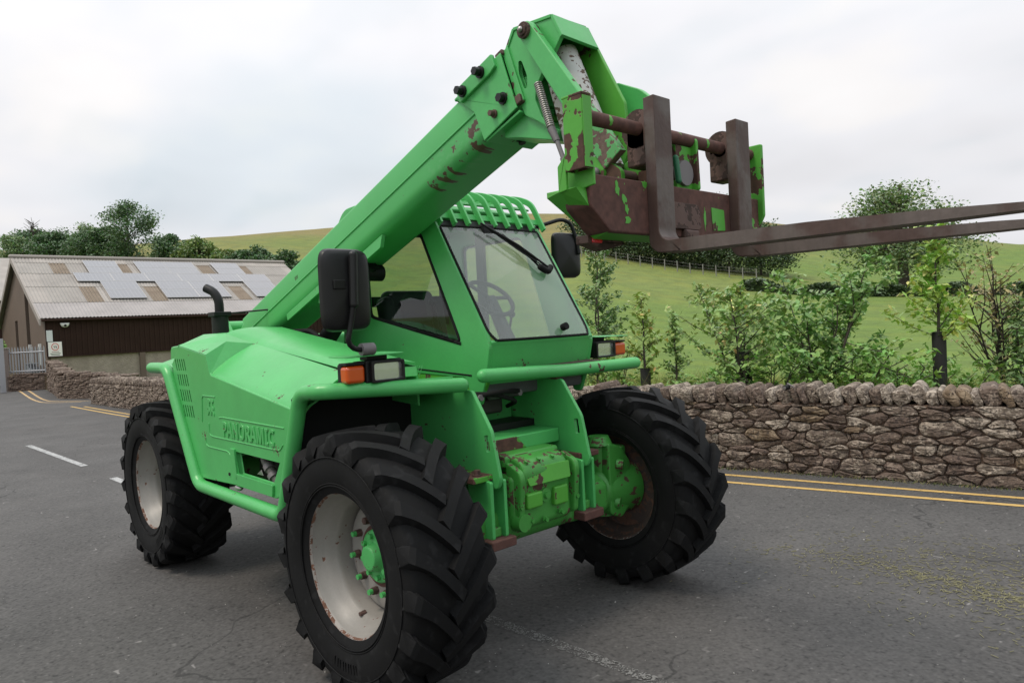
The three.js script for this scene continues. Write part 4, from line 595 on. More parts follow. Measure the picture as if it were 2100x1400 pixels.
// ---- cab
{
  const c = group('cab'), ZN = 0.10, ZF = -0.74;
  const win = pathOf([[-0.315, 1.495, 0.06], [-1.26, 1.69, 0.04], [-1.28, 2.17, 0.05], [-0.655, 2.17, 0.04]], 0.05);
  const winF = pathOf([[-0.40, 1.42], [-1.26, 1.42], [-1.28, 2.17], [-0.655, 2.17]], 0.05);
  const prof = [[-0.19, 1.16], [-0.13, 1.30], [-0.085, 1.48], [-0.115, 1.55], [-0.50, 2.19], [-0.60, 2.30], [-0.78, 2.345], [-1.35, 2.36], [-1.48, 2.2], [-1.62, 1.5], [-1.62, 1.36], [-0.9, 1.335], [-0.30, 1.31], [-0.24, 1.16]];
  part(c, 'side_panel', prismZ(prof, ZN - 0.028, ZN, 0.02, 0.006, [win]), M.green);
  part(c, 'side_panel', prismZ(prof, ZF, ZF + 0.028, 0.02, 0.006, [winF]), M.green);
  part(c, 'seam', tube([[-0.92, 1.365, ZN + 0.001], [-0.25, 1.325, ZN + 0.001]], 0.0045, 0, 6), M.rubber);
  const gk = (pts, z, r = 0.011) => tube([...pts, pts[0], pts[1]].map((p) => [p[0], p[1], z]), r, 0.05, 8, false, 120);
  part(c, 'gasket', gk([[-0.8, 1.595], [-0.325, 1.50], [-0.66, 2.165], [-1.275, 2.165], [-1.255, 1.69]], ZN - 0.004), M.rubber); part(c, 'gasket', gk([[-0.8, 1.425], [-0.405, 1.425], [-0.66, 2.165], [-1.275, 2.165], [-1.255, 1.425]], ZF + 0.004), M.rubber);
  const pane = (h, z) => ext(shapeOf(h, 0.04), 0.005, 0).translate(0, 0, z);
  part(c, 'side_window', new THREE.ShapeGeometry(shapeOf([[-0.325, 1.5], [-1.255, 1.69], [-1.275, 2.165], [-0.66, 2.165]], 0.04), 8).translate(0, 0, ZN - 0.014), M.sideGlass);
  part(c, 'side_window', new THREE.ShapeGeometry(shapeOf([[-0.41, 1.425], [-1.25, 1.425], [-1.27, 2.165], [-0.665, 2.165]], 0.04), 8).translate(0, 0, ZF + 0.014), M.sideGlass);
  // front: bowed lower panel, windscreen and its frame
  const bow = (t) => 0.06 * (1 - (2 * t - 1) ** 2);
  const front = (t, y) => { const k = y < 1.5 ? 0 : (y - 1.5) / 0.69, xb = y < 1.5 ? -0.085 - (1.5 - y) * 0.26 - 0.10 * Math.max(0, 1.36 - y) : -0.085 - 0.42 * k; return [xb + bow(t) * (1 - 0.55 * Math.max(0, k)), y, lerp(ZN - 0.012, ZF + 0.012, t)]; };
  part(c, 'front_panel', grid(16, 8, (u, v) => front(u, lerp(1.275, 1.50, v)), 0.02), M.greenWorn);
  const strip = (u0, u1, y0, y1, off, th = 0.025, n = 12) => grid(n, n, (u, v) => { const t = lerp(u0, u1, u), y = lerp(y0, y1, v), p = front(t, y); return [p[0] + off, p[1] + off * 0.6, p[2]]; }, th);
  part(c, 'windscreen_post', [strip(-0.012, 0.010, 1.48, 2.2, 0.004)], M.green); part(c, 'windscreen_post', [strip(0.965, 1.012, 1.48, 2.2, 0.004)], M.green);
  part(c, 'header', strip(0, 1, 2.17, 2.215, 0.004), M.black); part(c, 'sill', strip(0.0, 1, 1.488, 1.512, 0.003), M.greenWorn);
  const WP = (u, v) => { const ins = 0.032 * Math.max(0, 1 - v / 0.09) ** 2; const t = lerp(0.008 + ins, 0.965 - ins, u); const y = lerp(1.508, 2.175, v); const p = front(t, y); return [p[0] + 0.006, p[1] + 0.003, p[2]]; };
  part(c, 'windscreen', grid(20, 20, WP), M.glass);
  const ring = []; for (let i = 0; i <= 20; i++) ring.push(WP(i / 20, 0)); for (let i = 1; i <= 20; i++) ring.push(WP(1, i / 20)); for (let i = 19; i >= 0; i--) ring.push(WP(i / 20, 1)); for (let i = 19; i >= 0; i--) ring.push(WP(0, i / 20));
  part(c, 'windscreen_seal', tube(ring, 0.0075, 0.0, 8, false, 160), M.rubber);
  part(c, 'roof', [prismZ([[-0.74, 2.335], [-0.92, 2.39], [-1.35, 2.43, 0.1], [-1.52, 2.42, 0.1], [-1.61, 2.33], [-1.55, 2.27], [-0.75, 2.30]], ZF, ZN, 0.02, 0.006)], M.green);
  part(c, 'roof_beacon', [cyl([-1.25, 2.36, -0.2], [-1.25, 2.42, -0.2], 0.1, 0.09)], M.green);
  part(c, 'rear_wall', [box(-1.60, -1.57, 1.35, 1.62, ZF, ZN), box(-1.52, -1.47, 1.62, 2.3, ZF, ZF + 0.07), box(-1.52, -1.47, 1.62, 2.3, ZN - 0.07, ZN), box(-1.46, -1.41, 2.25, 2.34, ZF, ZN), box(-1.53, -1.48, 1.76, 1.83, ZF, ZN)], M.black);
  part(c, 'floor', [box(-1.6, -0.2, 1.0, 1.04, ZF + 0.03, ZN - 0.03), box(-1.58, -0.95, 1.04, 1.33, ZF + 0.03, ZN - 0.03, 0.03)], M.black);
  part(c, 'post', box(-1.11, -1.03, 1.4, 2.3, ZF + 0.01, ZF + 0.04), M.black);
  part(c, 'dashboard', [prismX([[ZF + 0.03, 1.2], [ZN - 0.03, 1.2], [ZN - 0.03, 1.47], [ZF + 0.03, 1.47]], -0.34, -0.16, 0.03, 0.02)], std({ color: lin(0.09, 0.095, 0.10), roughness: 0.7 }));
  const st = group('driver_seat', [0, 0, 0]);
  const rot = (q) => q.rotateZ(0.20).translate(-1.26, 1.63, -0.225);
  part(st, 'backrest', [rot(new RoundedBoxGeometry(0.10, 0.46, 0.40, 4, 0.045)), rot(new RoundedBoxGeometry(0.13, 0.40, 0.09, 4, 0.04).translate(0.025, -0.02, 0.20)), rot(new RoundedBoxGeometry(0.13, 0.40, 0.09, 4, 0.04).translate(0.025, -0.02, -0.20))], M.seat);
  part(st, 'back_pad', rot(new RoundedBoxGeometry(0.025, 0.12, 0.20, 3, 0.012).translate(0.058, 0.09, 0)), M.rubber); part(st, 'back_pad', rot(new RoundedBoxGeometry(0.025, 0.15, 0.26, 3, 0.012).translate(0.058, -0.07, 0)), M.rubber);
  part(st, 'cushion', box(-1.25, -0.8, 1.33, 1.43, -0.45, 0.01, 0.04), M.seat);
  const sw = group('steering_wheel'); const wheelQ = new THREE.Matrix4().makeRotationZ(-0.75).setPosition(-0.52, 1.76, -0.30);
  part(sw, 'ring', new THREE.TorusGeometry(0.155, 0.014, 10, 40).rotateX(Math.PI / 2).applyMatrix4(wheelQ), M.black); part(sw, 'spokes', [0.5, 2.6, 4.7].map((a) => cyl([0, 0, 0], [0.15 * Math.cos(a), 0, 0.15 * Math.sin(a)], 0.012).applyMatrix4(wheelQ)), M.black); part(sw, 'column', cyl([-0.52, 1.76, -0.3], [-0.33, 1.42, -0.3], 0.035, 0.05), M.black);
  for (const [a, b] of [[[-0.62, 1.42, -0.05], [-0.68, 1.75, 0.02]], [[-0.75, 1.4, -0.62], [-0.72, 1.66, -0.66]]]) { part(c, 'lever', [cyl(a, b, 0.008), sph(b, 0.024)], M.black); }
  part(c, 'windscreen_stop', cyl([-0.045, 1.56, -0.43], [-0.012, 1.57, -0.43], 0.021, 0.021), M.rubber);
  // roof guard of curved flat bars
  const barPts = (o) => { const ctl = [[-0.455, 2.185], [-0.515, 2.29], [-0.565, 2.365], [-0.64, 2.405], [-0.76, 2.435], [-1.05, 2.445]]; const cv = new THREE.CatmullRomCurve3(ctl.map((p) => new THREE.Vector3(p[0], p[1], 0))); const up = [], dn = []; for (let i = 0; i <= 22; i++) { const p = cv.getPoint(i / 22), t = cv.getTangent(i / 22); up.push([p.x - t.y * -0.0 + t.y * o, p.y - t.x * o]); dn.unshift([p.x - t.y * o, p.y + t.x * o]); } return [...up, ...dn]; };
  for (let i = 0; i < 9; i++) { const z = -0.735 + i * 0.104; part(c, 'guard_bar', prismZ(barPts(0.019), z - 0.008, z + 0.008, 0, 0.003), M.green); }
  part(c, 'guard_rail', [plate([[-0.60, 2.335, 0.11], [-0.60, 2.335, -0.75], [-0.68, 2.365, -0.75], [-0.68, 2.365, 0.11]], 0.012), plate([[-0.50, 2.225, 0.11], [-0.50, 2.225, -0.75], [-0.515, 2.26, -0.75], [-0.515, 2.26, 0.11]], 0.01)], M.green);
  // wiper
  const W2 = (u, v, o) => { const p = WP(u, v); return [p[0] + o, p[1] + o * 0.6, p[2]]; };
  part(c, 'wiper_motor', [box(-0.50, -0.44, 2.12, 2.2, -0.30, -0.2, 0.015)], M.black);
  part(c, 'wiper_arm', [...tube([W2(0.33, 0.99, 0.04), W2(0.58, 0.78, 0.05), W2(0.82, 0.60, 0.035)], 0.007, 0.02), ...tube([W2(0.36, 0.97, 0.035), W2(0.60, 0.72, 0.04), W2(0.80, 0.60, 0.03)], 0.004, 0.02)], M.black); part(c, 'wiper_blade', [...tube([W2(0.42, 0.95, 0.02), W2(0.64, 0.80, 0.022), W2(0.78, 0.56, 0.02)], 0.006, 0.05), ...tube([W2(0.5, 0.9, 0.028), W2(0.72, 0.66, 0.03)], 0.010, 0.05), ...tube([W2(0.74, 0.60, 0.03), W2(0.80, 0.555, 0.03), W2(0.86, 0.60, 0.03)], 0.02, 0.02)], M.rubber);
}

// ---- mirrors
function mirrorHead(parent, z0, z1, y0, y1, x, tilt, arm, m = M.plastic) {
  const g = group('mirror', [0, 0, 0]); const cz = (z0 + z1) / 2, cy = (y0 + y1) / 2, w = (z1 - z0), h = (y1 - y0);
  const mt = new THREE.Matrix4().makeRotationY(tilt).setPosition(x, cy, cz);
  const rr = (u) => Math.sign(u) * Math.pow(Math.abs(u), 0.32);
  const shell = grid(40, 8, (u, v) => { const a = u * Math.PI * 2, s = 1 - v, e = rr(Math.cos(a)), f = rr(Math.sin(a)), k = v === 1 ? 0 : (v < 0.25 ? 1 - 0.05 * (v / 0.25) : 0.95 * Math.pow(1 - (v - 0.25) / 0.75, 0.75)); return [v < 0.25 ? 0.028 * v / 0.25 : 0.028 + 0.024 * Math.pow((v - 0.25) / 0.75, 0.6), f * h / 2 * k, -e * w / 2 * k]; });
  part(g, 'housing', shell.applyMatrix4(mt), m); part(g, 'mirror_glass', new THREE.ShapeGeometry(shapeOf([[-w / 2 + 0.01, -h / 2 + 0.01], [w / 2 - 0.01, -h / 2 + 0.01], [w / 2 - 0.01, h / 2 - 0.01], [-w / 2 + 0.01, h / 2 - 0.01]], 0.03)).rotateY(-Math.PI / 2).applyMatrix4(mt), M.mirror);
  return [g, mt, w, h];
}
{
  const [g, mt] = mirrorHead(T, 0.817, 1.066, 1.600, 1.975, -0.10, 0);
  const arm = tube([[-0.03, 1.93, 0.925], [-0.03, 1.73, 0.935], [-0.045, 1.62, 0.95], [-0.05, 1.553, 0.968], [-0.06, 1.517, 0.93], [-0.06, 1.513, 0.86]], 0.0125, 0.05, 12); part(g, 'arm', arm, M.black); part(g, 'arm_sleeve', tube([[-0.035, 1.94, 0.923], [-0.032, 1.72, 0.935]], 0.02, 0, 12), M.plastic);
  part(g, 'pivot', cyl([-0.06, 1.515, 0.895], [-0.06, 1.516, 0.83], 0.028, 0.028), M.greySteel); part(g, 'clamp', [box(-0.055, -0.045, 1.79, 1.83, 0.96, 1.02, 0.004)], M.plastic);
  const [g2] = mirrorHead(T, -1.10, -0.865, 1.885, 2.19, -0.51, -0.12);
  part(g2, 'arm', tube([[-0.60, 2.22, -0.745], [-0.52, 2.235, -0.80], [-0.48, 2.275, -0.93], [-0.47, 2.255, -1.01], [-0.455, 2.13, -1.05], [-0.45, 2.05, -1.055]], 0.013, 0.04, 12), M.black); part(g2, 'pivot', [box(-0.64, -0.56, 2.15, 2.26, -0.765, -0.74, 0.006), cyl([-0.60, 2.21, -0.77], [-0.56, 2.225, -0.79], 0.025, 0.02)], M.rustDark);
}
// ---- headlights
function headlight(zi, zo, x) {                                      // zi inner edge, zo outer edge
  const g = group('headlight'), s = Math.sign(zo - zi), y0 = 1.355, y1 = 1.452, zl = zi + s * 0.20, A = (a, b) => [Math.min(a, b), Math.max(a, b)];
  part(g, 'housing', prismZ([[x - 0.13, y0 + 0.012], [x, y0], [x, y1 + 0.012], [x - 0.13, y1 + 0.004]], ...A(zi, zl), 0.012, 0.008), M.black);
  part(g, 'bezel', (() => { const [a, b] = A(zi + s * 0.012, zl - s * 0.03); const sh = shapeOf([[-b - 0.012, y0 + 0.002], [-a + 0.012, y0 + 0.002], [-a + 0.012, y1 + 0.006], [-b - 0.012, y1 + 0.006]], 0.012); sh.holes.push(pathOf([[-b + 0.002, y0 + 0.014], [-a - 0.002, y0 + 0.014], [-a - 0.002, y1 - 0.006], [-b + 0.002, y1 - 0.006]], 0.012)); return ext(sh, 0.022, 0.003).rotateY(Math.PI / 2).translate(x, 0, 0); })(), M.plastic);
  const [a, b] = A(zi + s * 0.014, zl - s * 0.034);
  part(g, 'reflector', grid(12, 6, (u, v) => { const z = lerp(a, b, u), y = lerp(y0 + 0.012, y1 - 0.004, v); return [x + 0.004, y, z]; }), M.chrome);
  part(g, 'lens', grid(36, 10, (u, v) => [x + 0.013 + 0.0016 * Math.sin(u * 60) + 0.004 * Math.sin(Math.PI * v), lerp(y0 + 0.012, y1 - 0.004, v), lerp(a, b, u)]), M.lampGlass);
  const [c, d] = A(zl + s * 0.002, zo);
  part(g, 'indicator', [new RoundedBoxGeometry(0.07, 0.082, d - c, 3, 0.018).translate(x - 0.035, (y0 + y1) / 2 - 0.002, (c + d) / 2)], M.amber); part(g, 'indicator_base', box(x - 0.09, x - 0.05, y0, y1, c, d, 0.01), M.black); part(g, 'indicator_cap', box(x - 0.075, x - 0.005, y1 - 0.008, y1 + 0.004, c, d, 0.005), M.black);
  part(g, 'visor', plate([[x - 0.17, y1 + 0.04, zi - s * 0.0], [x + 0.035, y1 + 0.036, zi], [x + 0.02, y1 + 0.03, zo + s * 0.01], [x - 0.16, y1 + 0.034, zo + s * 0.01]], 0.005, 0.03), M.green);
  part(g, 'mount', [box(x - 0.12, x - 0.05, y1 + 0.008, y1 + 0.035, ...A(zi + s * 0.05, zi + s * 0.16), 0.004)], M.black);
}
headlight(0.665, 0.965, -0.075); headlight(-0.78, -1.095, -0.115);

// ---- boom (built along its own axis, then tilted)
const BETA = 19.1 * Math.PI / 180, B0 = [0, 2.632, 0];
const boomFrame = (g) => { g.position.set(...B0); g.rotation.z = BETA; return g; };
{
  const b = boomFrame(group('boom'));
  const NZ = 0.40, FZ = 0.125, dep = 0.276, c2 = 0.03;
  // outer box section with rounded corners, uv along its length so that wear sits where it is seen
  const sec = shapeOf([[FZ, 0, 0.02], [NZ, 0, 0.02], [NZ + 0.006, -0.13, 0.01], [NZ, -dep, 0.075], [FZ, -dep, 0.05]], 0.02).getPoints(8).map((p) => [p.x, p.y]);
  const s0 = -2.72, s1 = 0.475, n = 2; const pos = [], uv = [], N = sec.length;
  for (let i = 0; i < N; i++) { const p = sec[i], q = sec[(i + 1) % N]; const A = [s0, p[1], p[0]], B = [s1, p[1], p[0]], C = [s1, q[1], q[0]], D = [s0, q[1], q[0]]; for (const v of [A, C, B, A, D, C]) { pos.push(...v); uv.push((v[0] - s0) / (s1 - s0), v[2] > (NZ + FZ) / 2 ? 1 - Math.min(1, -v[1] / dep) * 0.9 : 0.03 + (v[2] - FZ) * 0.1); } }
  const g = new THREE.BufferGeometry(); g.setAttribute('position', new THREE.Float32BufferAttribute(pos, 3)); g.setAttribute('uv', new THREE.Float32BufferAttribute(uv, 2)); g.computeVertexNormals(); const gg = toCreasedNormals(g, 0.5);
  const wear = (u, v) => { const a = sstep(0.76, 0.80, u) * (1 - sstep(0.915, 0.935, u)), y = (1 - v) / 0.9; return a * sstep(0.5, 0.62, y) * (1 - sstep(1.0, 1.03, y)); };
  const map = (() => { const W = 2048, H = 256, d = new Uint8Array(W * H * 4); for (let y = 0; y < H; y++) for (let x = 0; x < W; x++) { const u = x / W, v = y / H, px = u * 3.2, py = v * 0.3; const k = wear(u, v), edge = Math.exp(-(((1 - v) / 0.9 - 0.93) ** 2) / 0.006); const nz = 0.6 * fbm(px * 26, py * 26, 4096, 5, 501) + 0.4 * fbm(px * 80, py * 80, 4096, 3, 503), big = fbm(px * 17, py * 17, 4096, 3, 507); const g0 = 0.93 + 0.14 * fbm(px * 5, py * 5, 4096, 5, 511); let c = GREEN.map((q) => q * g0); const t = 0.655 - 0.075 * edge * k - 0.02 * k; const bt = nz * 0.6 + big * 0.4; const isR = k > 0.3 && bt > t - 0.035 ? 1 : nz > 0.80 ? 1 : 0, isE = k > 0.2 && bt > t - 0.075; const scuff = k * sstep(0.5, 0.6, fbm(px * 40, py * 70, 4096, 4, 517)); c = mix3(c, [0.12, 0.42, 0.16], scuff * 0.35); if (isE) c = mix3(c, [0.10, 0.36, 0.13], 0.8); if (isR) c = mix3(RUST, [0.12, 0.06, 0.045], fbm(px * 60, py * 60, 4096, 3, 521)); const o = (y * W + x) * 4; for (let i = 0; i < 3; i++) d[o + i] = enc(c[i]); d[o + 3] = 255; } const t = new THREE.DataTexture(d, W, H); t.magFilter = THREE.LinearFilter; t.minFilter = THREE.LinearMipmapLinearFilter; t.generateMipmaps = true; t.wrapS = t.wrapT = THREE.RepeatWrapping; t.colorSpace = THREE.SRGBColorSpace; t.needsUpdate = true; return t; })();
  const om = new THREE.Mesh(gg, std({ map, roughness: 0.42, side: THREE.DoubleSide })); om.name = 'outer_section'; om.castShadow = om.receiveShadow = true; b.add(om);
  part(b, 'weld_seam', [...tube([[s0, -0.131, NZ + 0.006], [0.23, -0.131, NZ + 0.006]], 0.006, 0, 8, true, 40)], M.green);
  // thicker end sleeve with pad bolts
  const sl = (z0, z1) => prismZ([[0.13, 0.004], [0.44, 0.004], [0.478, -0.03], [0.478, -0.245], [0.47, -0.262], [0.26, -0.275], [0.20, -0.345], [0.185, -0.30], [0.13, -0.285]].slice(0), z0, z1, 0.004, 0.002);
  part(b, 'end_sleeve', [prismZ([[0.13, 0.006], [0.478, 0.006], [0.478, -0.268], [0.235, -0.284], [0.225, -0.13]], NZ + 0.004, NZ + 0.014, 0.004, 0.003), prismZ([[0.14, 0.006], [0.478, 0.006], [0.478, -0.284], [0.235, -0.284]], FZ - 0.012, FZ - 0.002, 0.004, 0.003), box(0.12, 0.48, -0.002, 0.012, FZ - 0.01, NZ + 0.012), box(0.24, 0.48, -0.292, -0.278, FZ - 0.01, NZ + 0.004)], M.greenWorn);
  part(b, 'pad_block', [prismZ([[0.16, 0.03], [0.44, 0.03], [0.44, -0.035], [0.40, -0.045], [0.17, -0.045]], NZ + 0.01, NZ + 0.03, 0.008, 0.004)], M.greenWorn);
  for (const [s, t] of [[0.21, -0.01], [0.35, -0.005]]) part(b, 'bolt', hexBolt([s, t, NZ + 0.028], [0, 0, 1], 0.02, 0.045), M.plastic);
  part(b, 'bolt', hexBolt([0.42, -0.185, NZ + 0.012], [0, 0, 1], 0.02, 0.035), M.plastic); part(b, 'bolt', hexBolt([0.345, -0.215, NZ + 0.012], [0, 0, 1], 0.014, 0.035), M.rustDark);
  for (const [s, z] of [[0.42, 0.33], [0.36, 0.29], [0.31, 0.25], [0.44, 0.2]]) part(b, 'bolt', hexBolt([s, -0.29, z], [0, -1, 0], 0.018, 0.03), M.black);
  part(b, 'bottom_bracket', [prismZ([[0.34, -0.28], [0.5, -0.28], [0.5, -0.30], [0.42, -0.36], [0.40, -0.35]], FZ + 0.01, FZ + 0.05, 0.004), box(0.38, 0.5, -0.315, -0.285, FZ, 0.30, 0.006)], M.fresh);
  part(b, 'rubbing_strip', [prismZ([[0.475, 0.02], [0.515, 0.02], [0.515, -0.25], [0.475, -0.25]], FZ + 0.005, NZ - 0.004, 0.006, 0.003)], M.greenWorn);
  part(b, 'wear_pad', box(0.475, 0.51, -0.255, -0.215, NZ - 0.03, NZ + 0.010, 0.006), M.rustDark); part(b, 'wear_pad', box(0.44, 0.49, 0.0, 0.026, NZ - 0.05, NZ + 0.01, 0.006), M.rustDark);
  part(b, 'number_plate', [0, 1, 2].map((i) => box(-1.79 + i * 0.016, -1.782 + i * 0.016, -0.098 + 0.0 * i, -0.073, NZ + 0.0005, NZ + 0.005, 0.001)), M.rustDark);
  // rear end: pivot eye, lower bracket
  part(b, 'pivot_eye', [prismZ([[-2.75, -0.02], [-2.62, -0.0], [-2.6, -0.276], [-2.85, -0.276], [-3.05, -0.22], [-3.06, -0.12]], 0.16, 0.39, 0.06, 0.02)], M.green);
  part(b, 'rear_gusset', [prismZ([[-1.55, -0.27], [-0.75, -0.27], [-0.80, -0.33], [-1.15, -0.33], [-1.30, -0.45], [-1.42, -0.38], [-1.60, -0.34]], 0.36, 0.385, 0.01)], M.green);
  part(b, 'guide_strip', [prismZ([[-2.0, -0.255], [-1.25, -0.255], [-1.25, -0.30], [-2.0, -0.30]], NZ - 0.002, NZ + 0.012, 0.006)], M.green);
}
part(T, 'lift_cylinder', [cyl([-2.0, 1.25, 0.25], [-1.25, 1.78, 0.25], 0.06, 0.06), cyl([-1.3, 1.745, 0.25], [-0.95, 1.99, 0.25], 0.035, 0.035), cyl([-1.0, 1.95, 0.16], [-1.0, 1.95, 0.34], 0.05, 0.05)], M.black);
part(T, 'boom_hoses', [...tube([[-1.9, 1.62, 0.36], [-1.5, 1.62, 0.38], [-1.3, 1.5, 0.40]], 0.016, 0.1), ...tube([[-2.0, 1.60, 0.34], [-1.45, 1.58, 0.36], [-1.2, 1.45, 0.38]], 0.014, 0.1)], M.rubber);
part(T, 'pivot_tower', [prismZ([[-3.1, 1.45], [-3.05, 1.72], [-2.85, 1.78], [-2.6, 1.5]], 0.08, 0.11, 0.03), prismZ([[-3.1, 1.45], [-3.05, 1.72], [-2.85, 1.78], [-2.6, 1.5]], 0.41, 0.43, 0.03), cyl([-2.93, 1.68, 0.06], [-2.93, 1.68, 0.45], 0.05)], M.green);

// ---- boom head with tilt ram and links
{
  const h = group('boom_head');
  const NZ = 0.385, FZ = 0.165;
  const near = [[0.462, 2.806], [0.518, 2.882], [0.742, 2.862], [0.792, 2.771], [0.744, 2.716], [0.677, 2.655], [0.634, 2.60], [0.628, 2.545], [0.655, 2.44], [0.728, 2.425], [0.55, 2.545], [0.50, 2.62]];
  part(h, 'near_cheek', prismZ([[0.462, 2.80], [0.52, 2.882], [0.742, 2.862], [0.794, 2.771], [0.744, 2.714], [0.676, 2.654], [0.634, 2.60], [0.626, 2.55], [0.66, 2.47], [0.72, 2.40], [0.56, 2.50], [0.51, 2.60]], NZ - 0.022, NZ, 0.008, 0.003, [pathOf([[0.532, 2.745], [0.556, 2.742], [0.588, 2.665], [0.584, 2.612], [0.562, 2.610], [0.530, 2.69]], 0.02)]), M.green);
  part(h, 'cheek_flange', [plate([[0.516, 2.885, NZ + 0.006], [0.744, 2.866, NZ + 0.006], [0.742, 2.87, FZ], [0.514, 2.89, FZ]], 0.014, 0, 0.002), plate([[0.458, 2.80, NZ + 0.006], [0.516, 2.885, NZ + 0.006], [0.514, 2.89, FZ], [0.456, 2.804, FZ]], 0.014)], M.greenWorn);
  part(h, 'nose_plate', plate([[0.746, 2.868, NZ + 0.004], [0.798, 2.768, NZ + 0.004], [0.803, 2.757, FZ], [0.752, 2.862, FZ]], 0.014, 0, 0.002), M.greenWorn);
  part(h, 'lower_box', [prismZ([[0.42, 2.55], [0.56, 2.50], [0.74, 2.40], [0.72, 2.36], [0.50, 2.42], [0.40, 2.44]], FZ, NZ - 0.02, 0.01), prismZ([[0.35, 2.62], [0.55, 2.68], [0.55, 2.5], [0.4, 2.45]], FZ + 0.02, NZ - 0.03, 0.01)], M.green, 'underside of the boom head');
  part(h, 'far_cheek', prismZ([[0.46, 2.80], [0.52, 2.885], [0.742, 2.865], [0.80, 2.757], [0.93, 2.50], [0.945, 2.30], [0.90, 2.22], [0.82, 2.22], [0.72, 2.36], [0.5, 2.5]], FZ - 0.02, FZ, 0.01, 0.003), M.fresh);
  part(h, 'rear_link', prismZ([[0.80, 2.64], [0.93, 2.575], [1.03, 2.48], [0.94, 2.36], [0.84, 2.44]], 0.02, 0.05, 0.02, 0.004), M.green);
  part(h, 'tilt_cylinder', [cyl([0.70, 2.745, 0.272], [0.925, 2.20, 0.272], 0.060, 0.060, 28)], M.whitePeel, 'white painted ram with flaking paint');
  part(h, 'ram_end', [cyl([0.925, 2.20, 0.272], [0.96, 2.13, 0.272], 0.05, 0.05), cyl([0.98, 2.14, 0.17], [0.98, 2.14, 0.40], 0.035, 0.035)], M.rustDark);
  part(h, 'peeled_arm', prismZ([[0.66, 2.66], [0.72, 2.66], [0.83, 2.34], [0.82, 2.20], [0.77, 2.26], [0.70, 2.52]], 0.33, 0.352, 0.01, 0.003), M.whitePeel, 'flaking white inner arm');
  // near link with pin
  const A = [0.640, 2.826], B = [1.07, 2.20], d = [B[0] - A[0], B[1] - A[1]], l = Math.hypot(...d), n = [-d[1] / l, d[0] / l], w0 = 0.040, w1 = 0.052;
  const lk = []; for (let i = 0; i <= 10; i++) { const a = Math.PI * i / 10, cx = -Math.cos(a), sy = Math.sin(a); lk.push([A[0] + n[0] * w0 * Math.cos(a) - d[0] / l * w0 * sy, A[1] + n[1] * w0 * Math.cos(a) - d[1] / l * w0 * sy]); }
  lk.push([B[0] - n[0] * w1, B[1] - n[1] * w1], [B[0] + n[0] * w1, B[1] + n[1] * w1]);
  const half = 0.62, mid = [lerp(A[0], B[0], half), lerp(A[1], B[1], half)], wm = lerp(w0, w1, half);
  part(h, 'tilt_link', prismZ([...lk.slice(0, 11), [mid[0] - n[0] * wm, mid[1] - n[1] * wm], [mid[0] + n[0] * wm, mid[1] + n[1] * wm]], NZ + 0.018, NZ + 0.056, 0, 0.005), M.greenWorn);
  part(h, 'link_foot', prismZ([[mid[0] - n[0] * wm, mid[1] - n[1] * wm], [B[0] - n[0] * w1, B[1] - n[1] * w1], [B[0] + n[0] * w1, B[1] + n[1] * w1], [mid[0] + n[0] * wm, mid[1] + n[1] * wm]], NZ + 0.014, NZ + 0.052, 0, 0.004), M.peel, 'flaking lower end of the tilt link');
  part(h, 'link_pin', [cyl([A[0], A[1], NZ - 0.01], [A[0], A[1], NZ + 0.07], 0.036, 0.034, 24), cyl([A[0], A[1], NZ + 0.068], [A[0], A[1], NZ + 0.078], 0.026, 0.024)], M.rustDark); part(h, 'grease_nipple', [sph([A[0], A[1], NZ + 0.082], 0.012)], M.steel);
  // protected hose: spring guard and fitting
  const P0 = [0.672, 2.60, 0.41], P1 = [0.735, 2.40, 0.41], P2 = [0.765, 2.34, 0.41], P3 = [0.795, 2.265, 0.41];
  part(h, 'spring_hose', (() => { const gs = [cyl(P0, P1, 0.012)]; for (let i = 0; i < 22; i++) { const t = i / 22; gs.push(new THREE.TorusGeometry(0.0145, 0.0042, 6, 14).rotateX(Math.PI / 2).rotateZ(0.3).translate(lerp(P0[0], P1[0], t), lerp(P0[1], P1[1], t), 0.41)); } return gs; })(), M.steel);
  part(h, 'hose_fitting', [cyl(P1, P2, 0.018, 0.014, 6), cyl(P2, P3, 0.010), cyl(P3, [0.80, 2.25, 0.41], 0.014)], M.greySteel);
}

